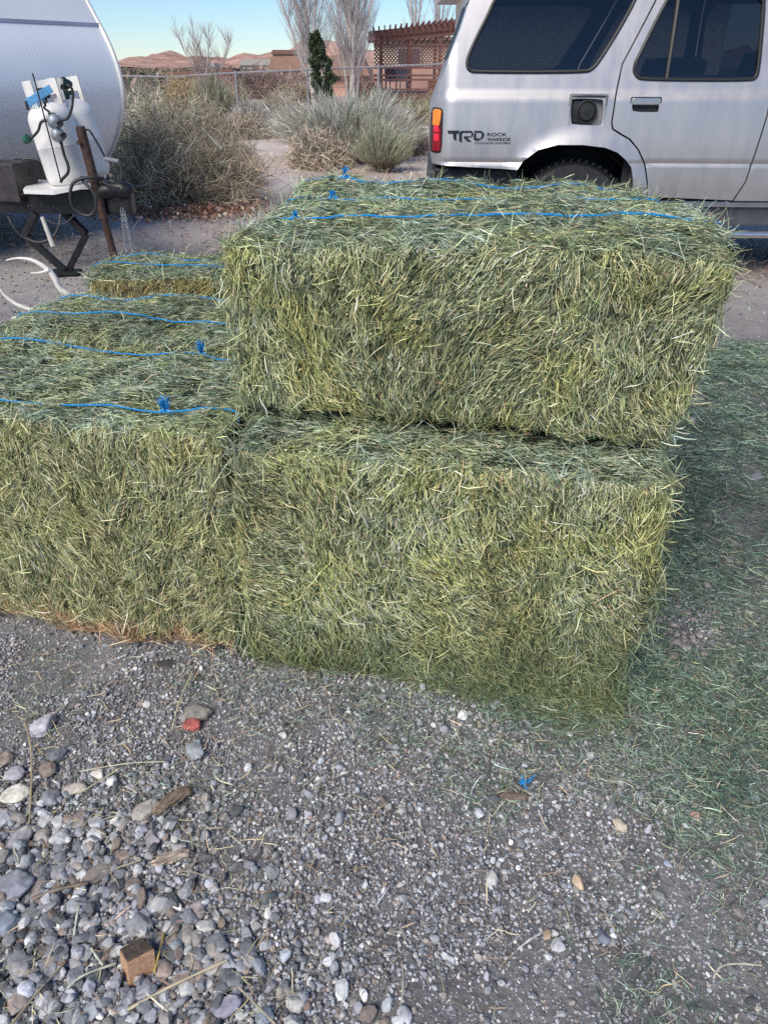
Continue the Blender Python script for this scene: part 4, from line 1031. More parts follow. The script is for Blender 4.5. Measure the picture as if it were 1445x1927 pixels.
    mb = MB(); mb.tube(spline([rel(atd(158, 249, 5.28)), rel(atd(163, 244, 5.25)), rel(atd(170, 247, 5.24)), rel(atd(186, 273, 5.23)), rel(atd(200, 299, 5.22))], 4), .0065, 8); cr = mb.build('crank', M_BLACKM, jk)
    mb = MB(); mb.tube([rel(atd(199, 299, 5.22)), rel(atd(225, 304, 5.18))], [.014, .0135], 14); mb.build('grip', M_PLAST, cr)
    # white tray on the drawbar
    mb = MB(); tp = [atd(44, 356, 5.27), atd(100, 358, 5.24), atd(150, 348, 5.28), atd(206, 347, 5.34), atd(196, 341, 5.52), atd(60, 338, 5.75)]
    n = len(tp); mb.add([rel(p) for p in tp]+[rel(p-Vector((0, 0, .028))) for p in tp], [tuple(range(n)), tuple(range(n, 2*n))[::-1]]+[(i, (i+1) % n, (i+1) % n+n, i+n) for i in range(n)]); mb.build('tank_tray', M_WHITEP, t)
    # boxes between rails
    mb = MB(); mb.box(rel(atd(18, 340, 5.5)), (.30, .22, .24), Matrix.Rotation(-.3, 3, 'Z'), .012); mb.build('battery_box', mat('dark_box', (.05, .042, .045), .5, .2, .5, 12), t)
    mb = MB(); mb.box(rel(atd(85, 328, 5.95)), (.42, .03, .20), Matrix.Rotation(-.15, 3, 'Z')); mb.build('stone_guard', M_BLACKM, t)
    # stabiliser legs: cranked square tube in a V
    mb = MB(); v = lambda a, b, dd: rel(atd(a, b, dd)); bt = v(123, 509, 5.45)
    for L in ([v(68, 402, 5.4), v(49, 443, 5.42), bt], [v(122, 400, 5.55), v(163, 441, 5.5), bt+Vector((.02, .02, 0))]):
        for a_, b_ in zip(L, L[1:]): mb.bar(a_, b_, .045, .045, .004)
    mb.box(bt+Vector((0, 0, -.01)), (.20, .12, .02)); mb.build('stabilizer_leg', M_BLACKM, t)
    mb = MB(); mb.tube([v(80, 408, 5.25), v(101, 464, 5.22)], [.014, .018], 10); mb.build('drain_pipe', mat('dirty_white', (.5, .46, .42), .6, 0, .2, 20), t)
    # chain
    mb = MB(); a_ = v(229, 395, 5.33); b_ = v(238, 474, 5.28); nl = 15
    for s_ in range(2):
        for i in range(nl):
            p = a_.lerp(b_, i/nl)+Vector((.016*s_*(1+i*.12), .0, -.012*math.sin(PI*i/nl))); up = Vector((0, 0, 1)); sd = Vector((1, 0, 0)) if i % 2 else Vector((0, 1, 0))
            mb.tube([p+up*.017*math.cos(2*PI*k/10)+sd*.009*math.sin(2*PI*k/10) for k in range(10)], .0032, 5, False, True)
    mb.build('safety_chain', M_ZINC, t)
    # cables
    mb = MB()
    mb.tube(spline([v(196, 336, 5.30), v(176, 334, 5.26), v(155, 336, 5.24), v(138, 345, 5.22), v(133, 365, 5.21), v(137, 388, 5.21), v(152, 402, 5.21), v(168, 406, 5.21), v(178, 398, 5.21), v(182, 380, 5.21), v(176, 362, 5.22), v(166, 350, 5.23), v(158, 342, 5.25), v(154, 334, 5.3)], 5), .0105, 8)
    mb.tube(spline([v(188, 340, 5.3), v(204, 348, 5.27), v(216, 352, 5.25), v(226, 354, 5.25)], 4), .008, 6)
    cb = mb.build('trailer_cable', M_RUBBER, t)
    mb = MB()
    mb.tube(spline([v(16, 406, 5.24), v(26, 426, 5.22), v(45, 446, 5.22), v(75, 456, 5.22), v(100, 446, 5.24), v(112, 425, 5.26), v(115, 404, 5.3)], 5), .010, 8)
    mb.build('wiring', M_RUBBER, t); mb = MB()
    mb.tube(spline([v(85, 412, 5.2), v(100, 420, 5.19), v(118, 422, 5.19), v(132, 414, 5.2), v(140, 404, 5.21)], 5), .005, 6)
    for pts in ([(0, 302), (12, 304), (25, 310), (32, 318)], [(40, 308), (46, 300), (62, 299), (76, 303), (84, 312)], [(0, 316), (14, 310), (30, 312), (48, 318)], [(36, 306), (50, 314), (60, 322), (66, 330)]): mb.build('wiring', M_RUBBER, t); mb = MB(); mb.tube(spline([v(a, b, 5.5) for a, b in pts], 4), .006, 6)
    mb.build('wiring', M_RUBBER, t)
trailer()
# propane tanks
def tank(px, py, D, label, rz):
    p = atd(px, py, D); t = thing('propane_tank', label, 'propane tank', p, rz, 'white propane tanks on the trailer drawbar'); t.rotation_euler = (0, math.radians(-7), 0)
    mb = MB(); r = .142
    prof = [(.10, 0), (.105, .012)]+[(.105+(r-.105)*math.sin(a), .075-.055*math.cos(a)) for a in np.linspace(0, PI/2, 6)]+[(r, .24), (r+.002, .245), (r+.002, .252), (r, .257), (r, .40)]
    prof += [(.03+(r-.03)*math.cos(a), .40+.10*math.sin(a)) for a in np.linspace(.12, PI/2, 9)]
    mb.lathe(prof, 40); mb.build('tank_body', M_WHITEP, t)
    mb = MB()
    for a0, a1, z1 in ((.55, 2.3, .63), (2.75, 4.6, .63)):
        V = []; n = 14
        for k in range(n+1):
            a = lerp(a0, a1, k/n)
            for rr in (.102, .106):
                for z in (.478, .545, z1): V.append((rr*math.cos(a), rr*math.sin(a), z))
        Fs = []
        for k in range(n):
            o = k*6
            for j in (0, 1):
                if j == 0 and 3 < k < n-4: continue
                Fs.append((o+j, o+j+1, o+j+7, o+j+6)); Fs.append((o+3+j, o+3+j+6, o+3+j+7, o+3+j+1))
            Fs.append((o+2, o+5, o+11, o+8))
            if 3 < k < n-4: Fs.append((o+1, o+4, o+10, o+7))
        mb.add(V, Fs)
    mb.build('collar', M_WHITEP, t)
    mb = MB(); mb.tube([(0, 0, .49), (0, 0, .56)], .016, 12); mb.tube([(0, 0, .535), (.04, -.02, .535)], .014, 10); mb.tube([(0, 0, .56), (0, 0, .585)], .026, 12); mb.build('valve', M_DKGREEN, t)
    return t
tank(136, 350, 5.47, 'white propane tank nearest the camera, holding hoses and regulators', math.radians(20))
tank(174, 338, 5.70, 'white propane tank farther back, behind the rusty jack', math.radians(60))
def gear():
    v = lambda a, b, dd=5.25: atd(a, b, dd)
    O = v(108, 240)
    t = thing('gas_regulator', 'grey round gas regulators with black hoses in front of the near white tank', 'regulator', O)
    r = lambda p: Vector(p)-O
    mb = MB()
    for (a, b, rad) in ((104, 229, .045), (110, 254, .043)):
        c = r(v(a, b, 5.24)); M = Matrix.Translation(c) @ Matrix.Rotation(PI/2+.2, 4, 'X') @ Matrix.Rotation(.4, 4, 'Y')
        mb.lathe([(.01, -.02), (rad*.8, -.018), (rad, -.004), (rad, .008), (rad*.75, .022), (rad*.45, .036), (rad*.42, .045), (.005, .046)], 24, M)
        mb.tube([c, c+Vector((0, .02, -.05))], .012, 8)
    mb.build('regulator_body', mat('regulator_grey', (.30, .33, .37), .35, .3, .1, 30), t)
    mb = MB()
    for a, b in ((114, 231), (120, 254)):
        c = r(v(a, b, 5.19)); mb.lathe([(.002, 0), (.019, .001), (.020, .012), (.016, .016), (.003, .012)], 18, Matrix.Translation(c) @ Matrix.Rotation(PI/2+.2, 4, 'X') @ Matrix.Rotation(.3, 4, 'Y'))
    mb.box(r(v(99, 217, 5.25)), (.04, .03, .03), None, .006); mb.build('cap', M_RUBBER, t)
    mb = MB()
    mb.tube(spline([r(v(126, 160)), r(v(134, 164)), r(v(138, 175)), r(v(137, 192)), r(v(135, 206)), r(v(128, 222)), r(v(116, 226))], 5), .0085, 8)
    mb.tube(spline([r(v(98, 227)), r(v(84, 227)), r(v(77, 232)), r(v(73, 245)), r(v(64, 256)), r(v(54, 262))], 5), .0085, 8)
    mb.tube(spline([r(v(116, 268)), r(v(121, 290)), r(v(129, 312)), r(v(128, 326)), r(v(118, 337)), r(v(115, 343))], 5), .0095, 8)
    mb.tube(spline([r(v(72, 172)), r(v(80, 180)), r(v(86, 196)), r(v(84, 203)), r(v(90, 208)), r(v(95, 212))], 5), .007, 7)
    mb.build('hose', M_RUBBER, t)
    mb = MB(); mb.tube([r(v(135, 188)), r(v(134.5, 198))], .012, 10); mb.build('ferrule', M_ZINC, t)
    mb = MB(); mb.lathe([(.012, 0), (.026, .002), (.03, .02), (.026, .035), (.012, .04)], 12, Matrix.Translation(r(v(49, 264))) @ Matrix.Rotation(1.1, 4, 'Y') @ Matrix.Rotation(.5, 4, 'X')); mb.build('connector', M_GREEN, t)
    mb = MB(); c = r(v(118, 158, 5.27)); mb.lathe([(.01, 0), (.038, .004), (.04, .02), (.03, .028), (.02, .05), (.012, .06)], 8, Matrix.Translation(c) @ Matrix.Rotation(PI/2, 4, 'Y')); mb.build('valve_knob', M_DKGREEN, t)
    mb = MB(); mb.tube([r(v(62, 138, 5.2)), r(v(75, 185, 5.2)), r(v(116, 343, 5.22))], .0045, 7); mb.build('rod', M_BLACKM, t)
    t2 = thing('plastic_comb', 'translucent blue plastic comb-like piece hanging at the top left of the near tank', 'plastic piece', v(75, 180))
    mb = MB(); a = v(52, 194, 5.22)-t2.location; b = v(97, 166, 5.25)-t2.location; mb.bar(a, b, .012, .045, .003)
    for k in range(9): p = a.lerp(b, .06+k*.07); mb.bar(p+Vector((0, 0, -.018)), p+Vector((.006, 0, -.042)), .004)
    mb.build('comb', M_CLEARBLUE, t2)
    mb = MB(); mb.box(a+Vector((-.004, 0, -.012)), (.014, .02, .05), None, .003); mb.build('end_cap', M_RUBBER, t2)
gear()

# ------------------------------------------------------------------ plants
def fan_bush(name, label, px, pyb, z_h, wpx, n, cols, wts, group=None, spread=.9, tw=5, wd=.006, leaf=0, brown=None):
    p = atz(px, pyb, 0); depth = p.y*math.cos(TH)+H*math.sin(TH); R = wpx*depth/F*.5
    root = thing(name, label, 'bush', (p.x, p.y, 0), 0, group)
    th = 1.35*rng.random(n)**.75*spread; ph = rng.uniform(0, 2*PI, n)
    d = np.stack([np.sin(th)*np.cos(ph), np.sin(th)*np.sin(ph), np.cos(th)], 1)
    Ln = rng.uniform(.55, 1.05, n)*(1+.25*vn(d, 3, int(px) % 40))
    E = np.array([R, R, z_h]); tip = d*E*Ln[:, None]; tip[:, 2] += .02
    b0 = rng.normal(0, .06, (n, 3))*np.array([R, R, 0])*1.5
    C = (tip+b0)/2; L = np.linalg.norm(tip-b0, axis=1)
    N = unit(np.cross(tip, rng.normal(0, 1, (n, 3))))
    v, f = strands(C, tip-b0, N, L, np.full(n, wd), .10, 0, 5, .5)
    st = brown or [(.22, .17, .13), (.30, .25, .20)]
    c1 = np.repeat(palette(n, st, [1]*len(st)), 10, axis=0)
    link('stems', npmesh('stems', v, f, M_TWIG, c1), root)
    m = n*tw; i = rng.integers(0, n, m); t = rng.uniform(.45, 1.0, m); Pp = b0[i]+(tip-b0)[i]*t[:, None]
    dd = unit(unit((tip-b0)[i])*1.0+np.array([0, 0, .45])+rng.normal(0, .32, (m, 3)))
    l2 = rng.uniform(.10, .26, m)*z_h
    v, f = strands(Pp+dd*l2[:, None]*.5, dd, unit(np.cross(dd, rng.normal(0, 1, (m, 3)))), l2, np.full(m, wd*.8)*rng.uniform(.6, 1.4, m), .10)
    pv = palette(m, cols, wts)*np.exp(.2*vn(Pp, 3/max(R, .3), 5))[:, None]
    parts = [(v, f, rep(pv))]
    if leaf:
        q = m*leaf; j = rng.integers(0, m, q); Pl = Pp[j]+dd[j]*l2[j, None]*rng.random((q, 1))+rng.normal(0, .01, (q, 3))
        v, f = strands(Pl, rng.normal(0, 1, (q, 3)), unit(rng.normal(0, 1, (q, 3))), rng.uniform(.012, .03, q), rng.uniform(.004, .010, q)*wd/.006, .1)
        parts.append((v, f, rep(palette(q, cols, wts))))
    V, Fq, C2 = joinm(parts); link('foliage', npmesh('foliage', V, Fq, M_TWIG, C2), root); return root
def tangle_bush(name, label, px, pyb, z_h, wpx, n, cols, wts, group=None, wd=.004, Lr=(.08, .30), leaf=1.0, dy=1.0):
    p = atz(px, pyb, 0); depth = p.y*math.cos(TH)+H*math.sin(TH); R = wpx*depth/F*.5
    root = thing(name, label, 'bush', (p.x, p.y+R*.5*dy, 0), 0, group)
    d = unit(rng.normal(0, 1, (n, 3))); d[:, 2] = np.abs(d[:, 2]); rr = rng.random(n)**.45*(1+.42*fbm(d, 3.2, int(px) % 50, 3))
    C = d*rr[:, None]*np.array([R, R*dy, z_h])
    T = unit(d*.7+rng.normal(0, .75, (n, 3))+np.array([0, 0, .25])); L = rng.uniform(*Lr, n)
    v, f = strands(C, T, unit(np.cross(T, rng.normal(0, 1, (n, 3)))), L, np.full(n, wd)*rng.uniform(.5, 1.4, n), .35)
    c = palette(n, cols, wts)*np.exp(.28*fbm(C, 2.2/max(R, .4), 7, 2))[:, None]; parts = [(v, f, rep(c))]
    q = int(n*leaf)
    if q:
        j = rng.integers(0, n, q); Pl = C[j]+T[j]*L[j, None]*rng.uniform(-.5, .5, (q, 1))
        v, f = strands(Pl, rng.normal(0, 1, (q, 3)), unit(rng.normal(0, 1, (q, 3))), rng.uniform(.010, .028, q), rng.uniform(.003, .008, q)*wd/.004, .1)
        parts.append((v, f, rep(palette(q, cols, wts))))
    V, Fq, C2 = joinm(parts); link('foliage', npmesh('foliage', V, Fq, M_TWIG, C2), root)
    m = 60; t2 = unit(np.stack([rng.normal(0, .8, m), rng.normal(0, .8, m), rng.uniform(.4, 1, m)], 1))*np.array([R, R*dy, z_h])*.8
    v, f = strands(t2*.5, t2, unit(np.cross(t2, rng.normal(0, 1, (m, 3)))), np.linalg.norm(t2, axis=1), np.full(m, wd*3), .2)
    link('stems', npmesh('stems', v, f, M_TWIG, rep(palette(m, [(.16, .11, .08), (.24, .18, .13)], [1, 1]))), root); return root
SAGE = [(.53, .54, .48), (.42, .45, .37), (.64, .63, .57), (.32, .33, .26), (.66, .60, .47)]
DRY = [(.50, .40, .31), (.38, .30, .24), (.60, .50, .39), (.26, .23, .18), (.34, .33, .25)]
RUST_ = [(.28, .17, .12), (.36, .24, .17), (.20, .13, .10), (.40, .30, .22)]
fan_bush('rabbitbrush', 'large pale grey-green brush behind the hay, left of the car', 656, 302, .88, 330, 3000, SAGE, [4, 3, 4, 2, 1], tw=8, wd=.0055)
fan_bush('rabbitbrush', 'lower greenish brush just behind the back upper bale', 722, 322, .58, 135, 1100, [(.34, .37, .25), (.42, .44, .32), (.28, .30, .2), (.5, .48, .36)], [3, 3, 2, 2], tw=8, wd=.0045)
tangle_bush('dry_bush', 'purplish brown dry bush between the pale brush and the tail light', 778, 292, .55, 82, 2600, [(.24, .18, .17), (.32, .25, .23), (.18, .13, .12)], [2, 2, 1], wd=.006, leaf=.5)
tangle_bush('tumbleweed_bush', 'large tangled grey-olive bush right of the trailer coupler', 330, 392, .86, 300, 8500, [(.54, .47, .34), (.43, .38, .27), (.68, .56, .41), (.28, .26, .18), (.56, .40, .28)], [4, 3, 3, 2, 2], leaf=1.0, wd=.0065, Lr=(.10, .42))
tangle_bush('tumbleweed_bush', 'smaller brown tangled bush at the right foot of the large grey-olive one', 428, 352, .50, 130, 5200, DRY, [3, 3, 3, 1, 1], leaf=.6, wd=.006, Lr=(.08, .36))
tangle_bush('tumbleweed_bush', 'grey-green tangled bush touching the edge of the white trailer', 262, 325, .86, 190, 5500, [(.47, .45, .33), (.58, .52, .38), (.31, .31, .21)], [3, 2, 2], wd=.007, leaf=1)
tangle_bush('yellow_bush', 'yellowish dry bush below the rust brown frame', 338, 222, 1.05, 105, 4200, [(.46, .36, .19), (.38, .30, .17), (.30, .25, .16), (.5, .42, .27)], [3, 3, 2, 2], wd=.010, Lr=(.12, .4), leaf=.8)
fan_bush('sagebrush', 'grey-green rounded sagebrush left of the pale sagebrush', 408, 236, 1.05, 92, 420, [(.30, .31, .22), (.38, .38, .28), (.24, .25, .17)], [3, 2, 2], tw=7, wd=.012)
fan_bush('sagebrush', 'pale silvery sagebrush beside the bare dirt path', 478, 246, .62, 108, 420, [(.44, .42, .40), (.36, .36, .33), (.5, .47, .42)], [3, 2, 2], tw=7, wd=.010)
tangle_bush('sagebrush', 'low olive sagebrush between the fence and the car tail light', 790, 238, .62, 90, 2600, [(.36, .34, .22), (.28, .27, .17), (.45, .41, .28)], [3, 2, 2], wd=.010, Lr=(.1, .3), leaf=.8)
tangle_bush('scrub', 'long pinkish brown scrub below the far white houses', 492, 186, 1.15, 170, 6000, [(.34, .24, .21), (.42, .31, .26), (.27, .19, .17)], [3, 2, 2], wd=.02, Lr=(.3, 1.0), leaf=.3, dy=.5)
tangle_bush('scrub', 'tan scrub clump in front of the poplar trunks', 560, 196, .70, 90, 2200, [(.42, .33, .23), (.34, .27, .19), (.3, .27, .2)], [3, 2, 2], wd=.016, Lr=(.2, .6), leaf=.4)
tangle_bush('scrub', 'grey scrub clump behind the grey-green tangled bush', 262, 205, .70, 90, 2400, [(.30, .29, .25), (.24, .24, .19), (.38, .35, .3)], [3, 2, 2], wd=.012, Lr=(.15, .5), leaf=.6)
tangle_bush('scrub', 'reddish scrub clump left of the pergola deck', 690, 190, .9, 70, 1800, [(.30, .16, .14), (.24, .14, .12), (.36, .24, .2)], [3, 2, 2], wd=.016, Lr=(.2, .6), leaf=.4)
for i_, (a_, b_, h_, w_, n_, c_, l_) in enumerate([
  (300, 262, .75, 110, 2400, DRY, 'tan dry bush just right of the trailer edge, behind the olive one'),
  (372, 268, .70, 110, 2400, [(.40, .37, .27), (.32, .30, .22), (.5, .45, .34)], 'olive tan bush behind the top of the large grey-olive bush'),
  (448, 262, .50, 90, 1800, DRY, 'low tan bush between the large tangled bushes and the pale sagebrush'),
  (440, 200, .85, 80, 1600, [(.38, .33, .25), (.30, .27, .2), (.46, .4, .3)], 'greyish tan bush at the foot of the fence left of the far white house'),
  (525, 212, .60, 90, 1700, [(.44, .38, .30), (.36, .31, .24)], 'pale tan bush beside the bare path, below the long brown scrub'),
  (380, 196, .95, 90, 1700, [(.34, .32, .24), (.42, .38, .28)], 'grey-tan bush right under the rust brown frame'),
  (600, 318, .42, 120, 2600, [(.50, .42, .32), (.40, .33, .26), (.58, .52, .42)], 'tan dry bush under the left half of the large pale brush'),
  (690, 300, .40, 110, 2200, [(.48, .44, .36), (.36, .31, .25)], 'dry grey-tan bush tucked between the two green-grey brushes'),
  (508, 258, .28, 100, 1500, [(.50, .44, .38), (.40, .35, .30)], 'low flat pale bush on the bare path'),
  (560, 236, .42, 90, 1500, [(.48, .44, .36), (.38, .35, .28)], 'small pale bush left of the big rabbitbrush')]):
    tangle_bush('scrub', l_, a_, b_, h_, w_, n_, c_, [1]*len(c_), wd=.009, Lr=(.10, .42), leaf=.8)
# dead leaves under the bushes
def litter():
    n = 1500; P = np.stack([rng.normal(-2.0, .40, n), rng.normal(8.0, .26, n), np.zeros(n)], 1); k = P[:, 1] > 7.2; P = P[k]; n = len(P)
    P[:, 2] = .01+rng.random(n)*.08; a = rng.normal(0, 1, (n, 3)); a[:, 2] *= .5
    v, f = strands(P, a, np.tile([0., 0., 1.], (n, 1)), rng.uniform(.02, .06, n), rng.uniform(.012, .035, n), .25)
    tag(link('dead_leaves', npmesh('dead_leaves', v, f, M_TWIG, rep(palette(n, [(.30, .15, .10), (.42, .25, .17), (.22, .12, .09), (.6, .48, .38)], [3, 3, 2, 1])))), kind='stuff')
    n = 22000; P = np.stack([rng.uniform(-9, 4, n), 5.2+16*rng.random(n)**1.3, np.zeros(n)], 1); w = fbm(P, .6, 200, 3); P = P[w > -.05]; n = len(P)
    P[:, 2] = rng.random(n)*.06; a = rng.normal(0, 1, (n, 3)); a[:, 2] = np.abs(a[:, 2])*.8
    v, f = strands(P, a, unit(rng.normal(0, 1, (n, 3))), rng.uniform(.04, .14, n), rng.uniform(.004, .010, n), .25)
    tag(link('dry_grass', npmesh('dry_grass', v, f, M_TWIG, rep(palette(n, DRY+RUST_[:2], [2, 2, 3, 1, 1, 1, 1])))), kind='stuff')
litter()
# trees
def bare_tree(name, label, base, stems, hgt, cols, group=None, nb=34, asc=.50, blen=(.9, 2.3), tr=.09, tw=16, wd=.012):
    """stems: list of (dx at top, dy at top, radius scale)"""
    root = thing(name, label, 'tree', base, 0, group); mb = MB(); PB = []; TB = []; LB = []; WB_ = []; 
    for k, (tx, ty, rs) in enumerate(stems):
        pts = []; q = Vector((.12*math.cos(k*2.1)*(k > 0), .12*math.sin(k*2.1)*(k > 0), -.1)); n = 9
        for i in range(n+1):
            t = i/n; pts.append(Vector((q.x+tx*t**1.2+.06*math.sin(t*7+k), q.y+ty*t**1.2, q.z+hgt*t*(1-.04*k))))
        sp = spline(pts, 3); mb.tube(sp, [tr*rs*(1-.85*i/(len(sp)-1)) for i in range(len(sp))], 8)
        for j in range(nb):
            t = random.uniform(.10, .98); i = int(t*(len(sp)-1)); p = sp[i]; a = random.uniform(0, 2*PI)
            d = Vector((math.cos(a)*asc, math.sin(a)*asc, 1)).normalized(); L = random.uniform(*blen)*(1.15-.6*t)
            PB.append(p+d*L*.5); TB.append(d); LB.append(L); WB_.append(wd*random.uniform(.8, 1.6))
            for _ in range(tw):
                s = random.uniform(.15, 1); pp = p+d*L*s; d2 = (d+Vector((random.gauss(0, .35), random.gauss(0, .35), .25))).normalized(); l2 = random.uniform(.18, .5)
                PB.append(pp+d2*l2*.5); TB.append(d2); LB.append(l2); WB_.append(wd*random.uniform(.3, .6))
    tr_o = mb.build('trunk', M_BARK, root)
    n = len(PB); T = np.array(TB); v, f = strands(np.array(PB), T, unit(np.cross(T, rng.normal(0, 1, (n, 3)))), np.array(LB), np.array(WB_), .10)
    link('crown', npmesh('crown', v, f, M_TWIG, rep(palette(n, cols, [1]*len(cols)))), root); return root
M_BARK = mat('pale_bark', (.50, .45, .42), .85, 0, .3, 8, .003)
PALE = [(.46, .42, .42), (.34, .31, .31), (.56, .51, .50)]
g1 = atz(590, 182, 0); bare_tree('poplar_tree', 'pale bare poplar with two trunks left of the dark evergreen', (atd(592, 170, 31).x, 31, 0), [(-1.5, .2, 1.15), (-.3, .3, 1.0), (.7, -.3, .7), (-2.6, -.2, .6)], 7.5, PALE, 'bare poplars behind the fence', 95, tw=26)
bare_tree('poplar_tree', 'pale bare poplar with several thick stems just left of the pergola', (atd(664, 180, 30.8).x, 30.8, 0), [(-.6, .2, 1.1), (.1, -.3, 1.15), (.75, .2, .9), (1.3, -.2, .6), (-1.1, .1, .6), (.4, .6, .8)], 7.5, PALE, 'bare poplars behind the fence', 95, tw=26)
bare_tree('poplar_tree', 'distant pale bare poplar above the left of the pergola roof', (atd(782, 150, 48).x, 48, 0), [(-.9, .2, .9), (.1, -.3, 1.0), (.7, .2, .8)], 10, PALE, 'bare poplars behind the pergola', 40, wd=.02)
bare_tree('poplar_tree', 'distant pale bare poplar above the pergola roof, beside the cream wall', (atd(822, 150, 46).x, 46, 0), [(-.5, .2, .9), (.3, -.3, 1.0), (.9, .2, .8)], 10, PALE, 'bare poplars behind the pergola', 40, wd=.02)
bare_tree('desert_willow', 'small reddish bare tree rising above the rust brown frame', (atd(392, 165, 34).x, 34, 0), [(-1.15, .2, .6), (-.5, .3, .6), (.35, -.3, .55), (.9, .1, .5), (-.2, .3, .5)], 2.75, [(.30, .22, .21), (.38, .30, .29), (.24, .17, .16)], None, 34, .6, (.3, .9), .07, 13, .012)
def evergreen():
    b = (atd(608, 180, 29).x, 29, 0); root = thing('juniper_tree', 'dark green narrow juniper between the two pale poplars', 'tree', b)
    n = 9000; t = rng.random(n); z = .35+1.95*t; r = (.42*np.sin((t*.86+.12)*PI)**.6*(1-.45*t)+.05)*(.35+.75*rng.random(n))*(1+.55*vn(np.stack([t*9, t*0+2, t*0], 1), 1, 9)); a = rng.uniform(0, 2*PI, n)
    P = np.stack([r*np.cos(a)+.08*np.sin(t*5)-.12*t, r*np.sin(a), z], 1); k = fbm(P, 4.2, 44, 2) > -.12; P = P[k]; a = a[k]; n = len(P)
    T = np.stack([np.cos(a)*.6, np.sin(a)*.6, np.full(n, .6)], 1)+rng.normal(0, .5, (n, 3))
    v, f = strands(P, T, unit(rng.normal(0, 1, (n, 3))), rng.uniform(.06, .16, n), rng.uniform(.02, .05, n), .2)
    link('crown', npmesh('crown', v, f, M_TWIG, rep(palette(n, [(.05, .075, .04), (.08, .11, .06), (.035, .05, .03), (.12, .13, .07)], [3, 3, 2, 1]))), root)
    mb = MB(); mb.tube([(0, 0, -.1), (.02, 0, 1.0), (-.1, 0, 2.2)], [.07, .05, .02], 8); mb.build('trunk', M_BARK, root)
evergreen()

# ------------------------------------------------------------------ fence
def fence():
    MG = mat('galvanised', (.34, .34, .36), .45, .6, .15, 5)
    root = thing('chain_link_fence', 'grey chain link fence with top rail running across the yard', 'fence', (0, 30, 0))
    px = [(150, 150), (228, 143), (315, 144.5), (443, 137), (578, 131.5), (712, 125.5), (852, 119.5), (1000, 113), (1200, 104)]
    T = [atd(a, b, 30) for a, b in px]; O = root.location
    mb = MB(); mb.tube([p-O for p in T], .03, 6); mb.build('top_rail', MG, root)
    for i, p in enumerate(T):
        mb = MB(); mb.tube([p-O+Vector((0, 0, .03)), Vector((p.x, 0, -.1))], .038, 8); mb.tube([p-O+Vector((0, 0, .02)), p-O+Vector((0, 0, .06))], [.05, .02], 8); mb.build('post', MG, root)
    mb = MB()
    for i in range(len(T)-1):
        a, b = T[i]-O, T[i+1]-O; L = b.x-a.x; h = (a.z+b.z)/2; n = int(L/.16)
        for k in range(-int(h/.16), n):
            for s_ in (1, -1):
                x0, x1 = k*.16, k*.16+h; c0, c1 = max(0, x0), min(L, x1)
                if c1 <= c0: continue
                zz0, zz1 = (c0-x0), (c1-x0)
                if s_ < 0: A_, B_ = Vector((a.x+c0, 0, h-zz0)), Vector((a.x+c1, 0, h-zz1))
                else: A_, B_ = Vector((a.x+c0, 0, zz0)), Vector((a.x+c1, 0, zz1))
                f_ = lambda v_: Vector((v_.x, .004*s_, min(v_.z, lerp(a.z, b.z, (v_.x-a.x)/L))))
                mb.tube([f_(A_), f_(B_)], .0028, 3, False)
    mb.build('wire_mesh', MG, root)
    r2 = thing('wire_fence', 'old wire fence with thin posts at the far left, beyond the chain link fence', 'fence', (-12, 44, 0))
    for k in range(7):
        mb = MB(); mb.tube([(k*2.2, 0, -.1), (k*2.2+.05, 0, 1.05)], .035, 6); mb.build('post', M_WOOD, r2)
    mb = MB(); [mb.tube([(0, 0, z), (13.2, 0, z)], .012, 4) for z in (.4, .7, 1.0)]; mb.build('wire', MG, r2)
fence()
# rust frame shed
def frame_shed():
    D = 38; v = lambda a, b, dd=D: atd(a, b, dd)
    t = thing('pen_frame', 'rust brown pipe frame pen behind the fence, left of the far houses', 'pen', (v(375, 160).x, D, 0)); O = t.location
    mb = MB(); c = [v(316, 139), v(438, 132), v(450, 132, D+3), v(330, 137, D+3)]
    for i in range(4): mb.bar(c[i]-O, c[(i+1) % 4]-O, .09, .09)
    for p in c+[c[0].lerp(c[1], .33), c[0].lerp(c[1], .66)]: mb.bar(p-O, Vector((p.x-O.x, p.y-O.y, 0)), .07)
    mb.build('frame', M_REDWOOD, t)
    mb = MB()
    for k in range(4):
        z = .25+k*.22; mb.bar(Vector((c[0].x-O.x, .02, z)), Vector((c[1].x-O.x, .02, z)), .02, .10)
    mb.build('side_rails', M_REDWOOD, t)
frame_shed()
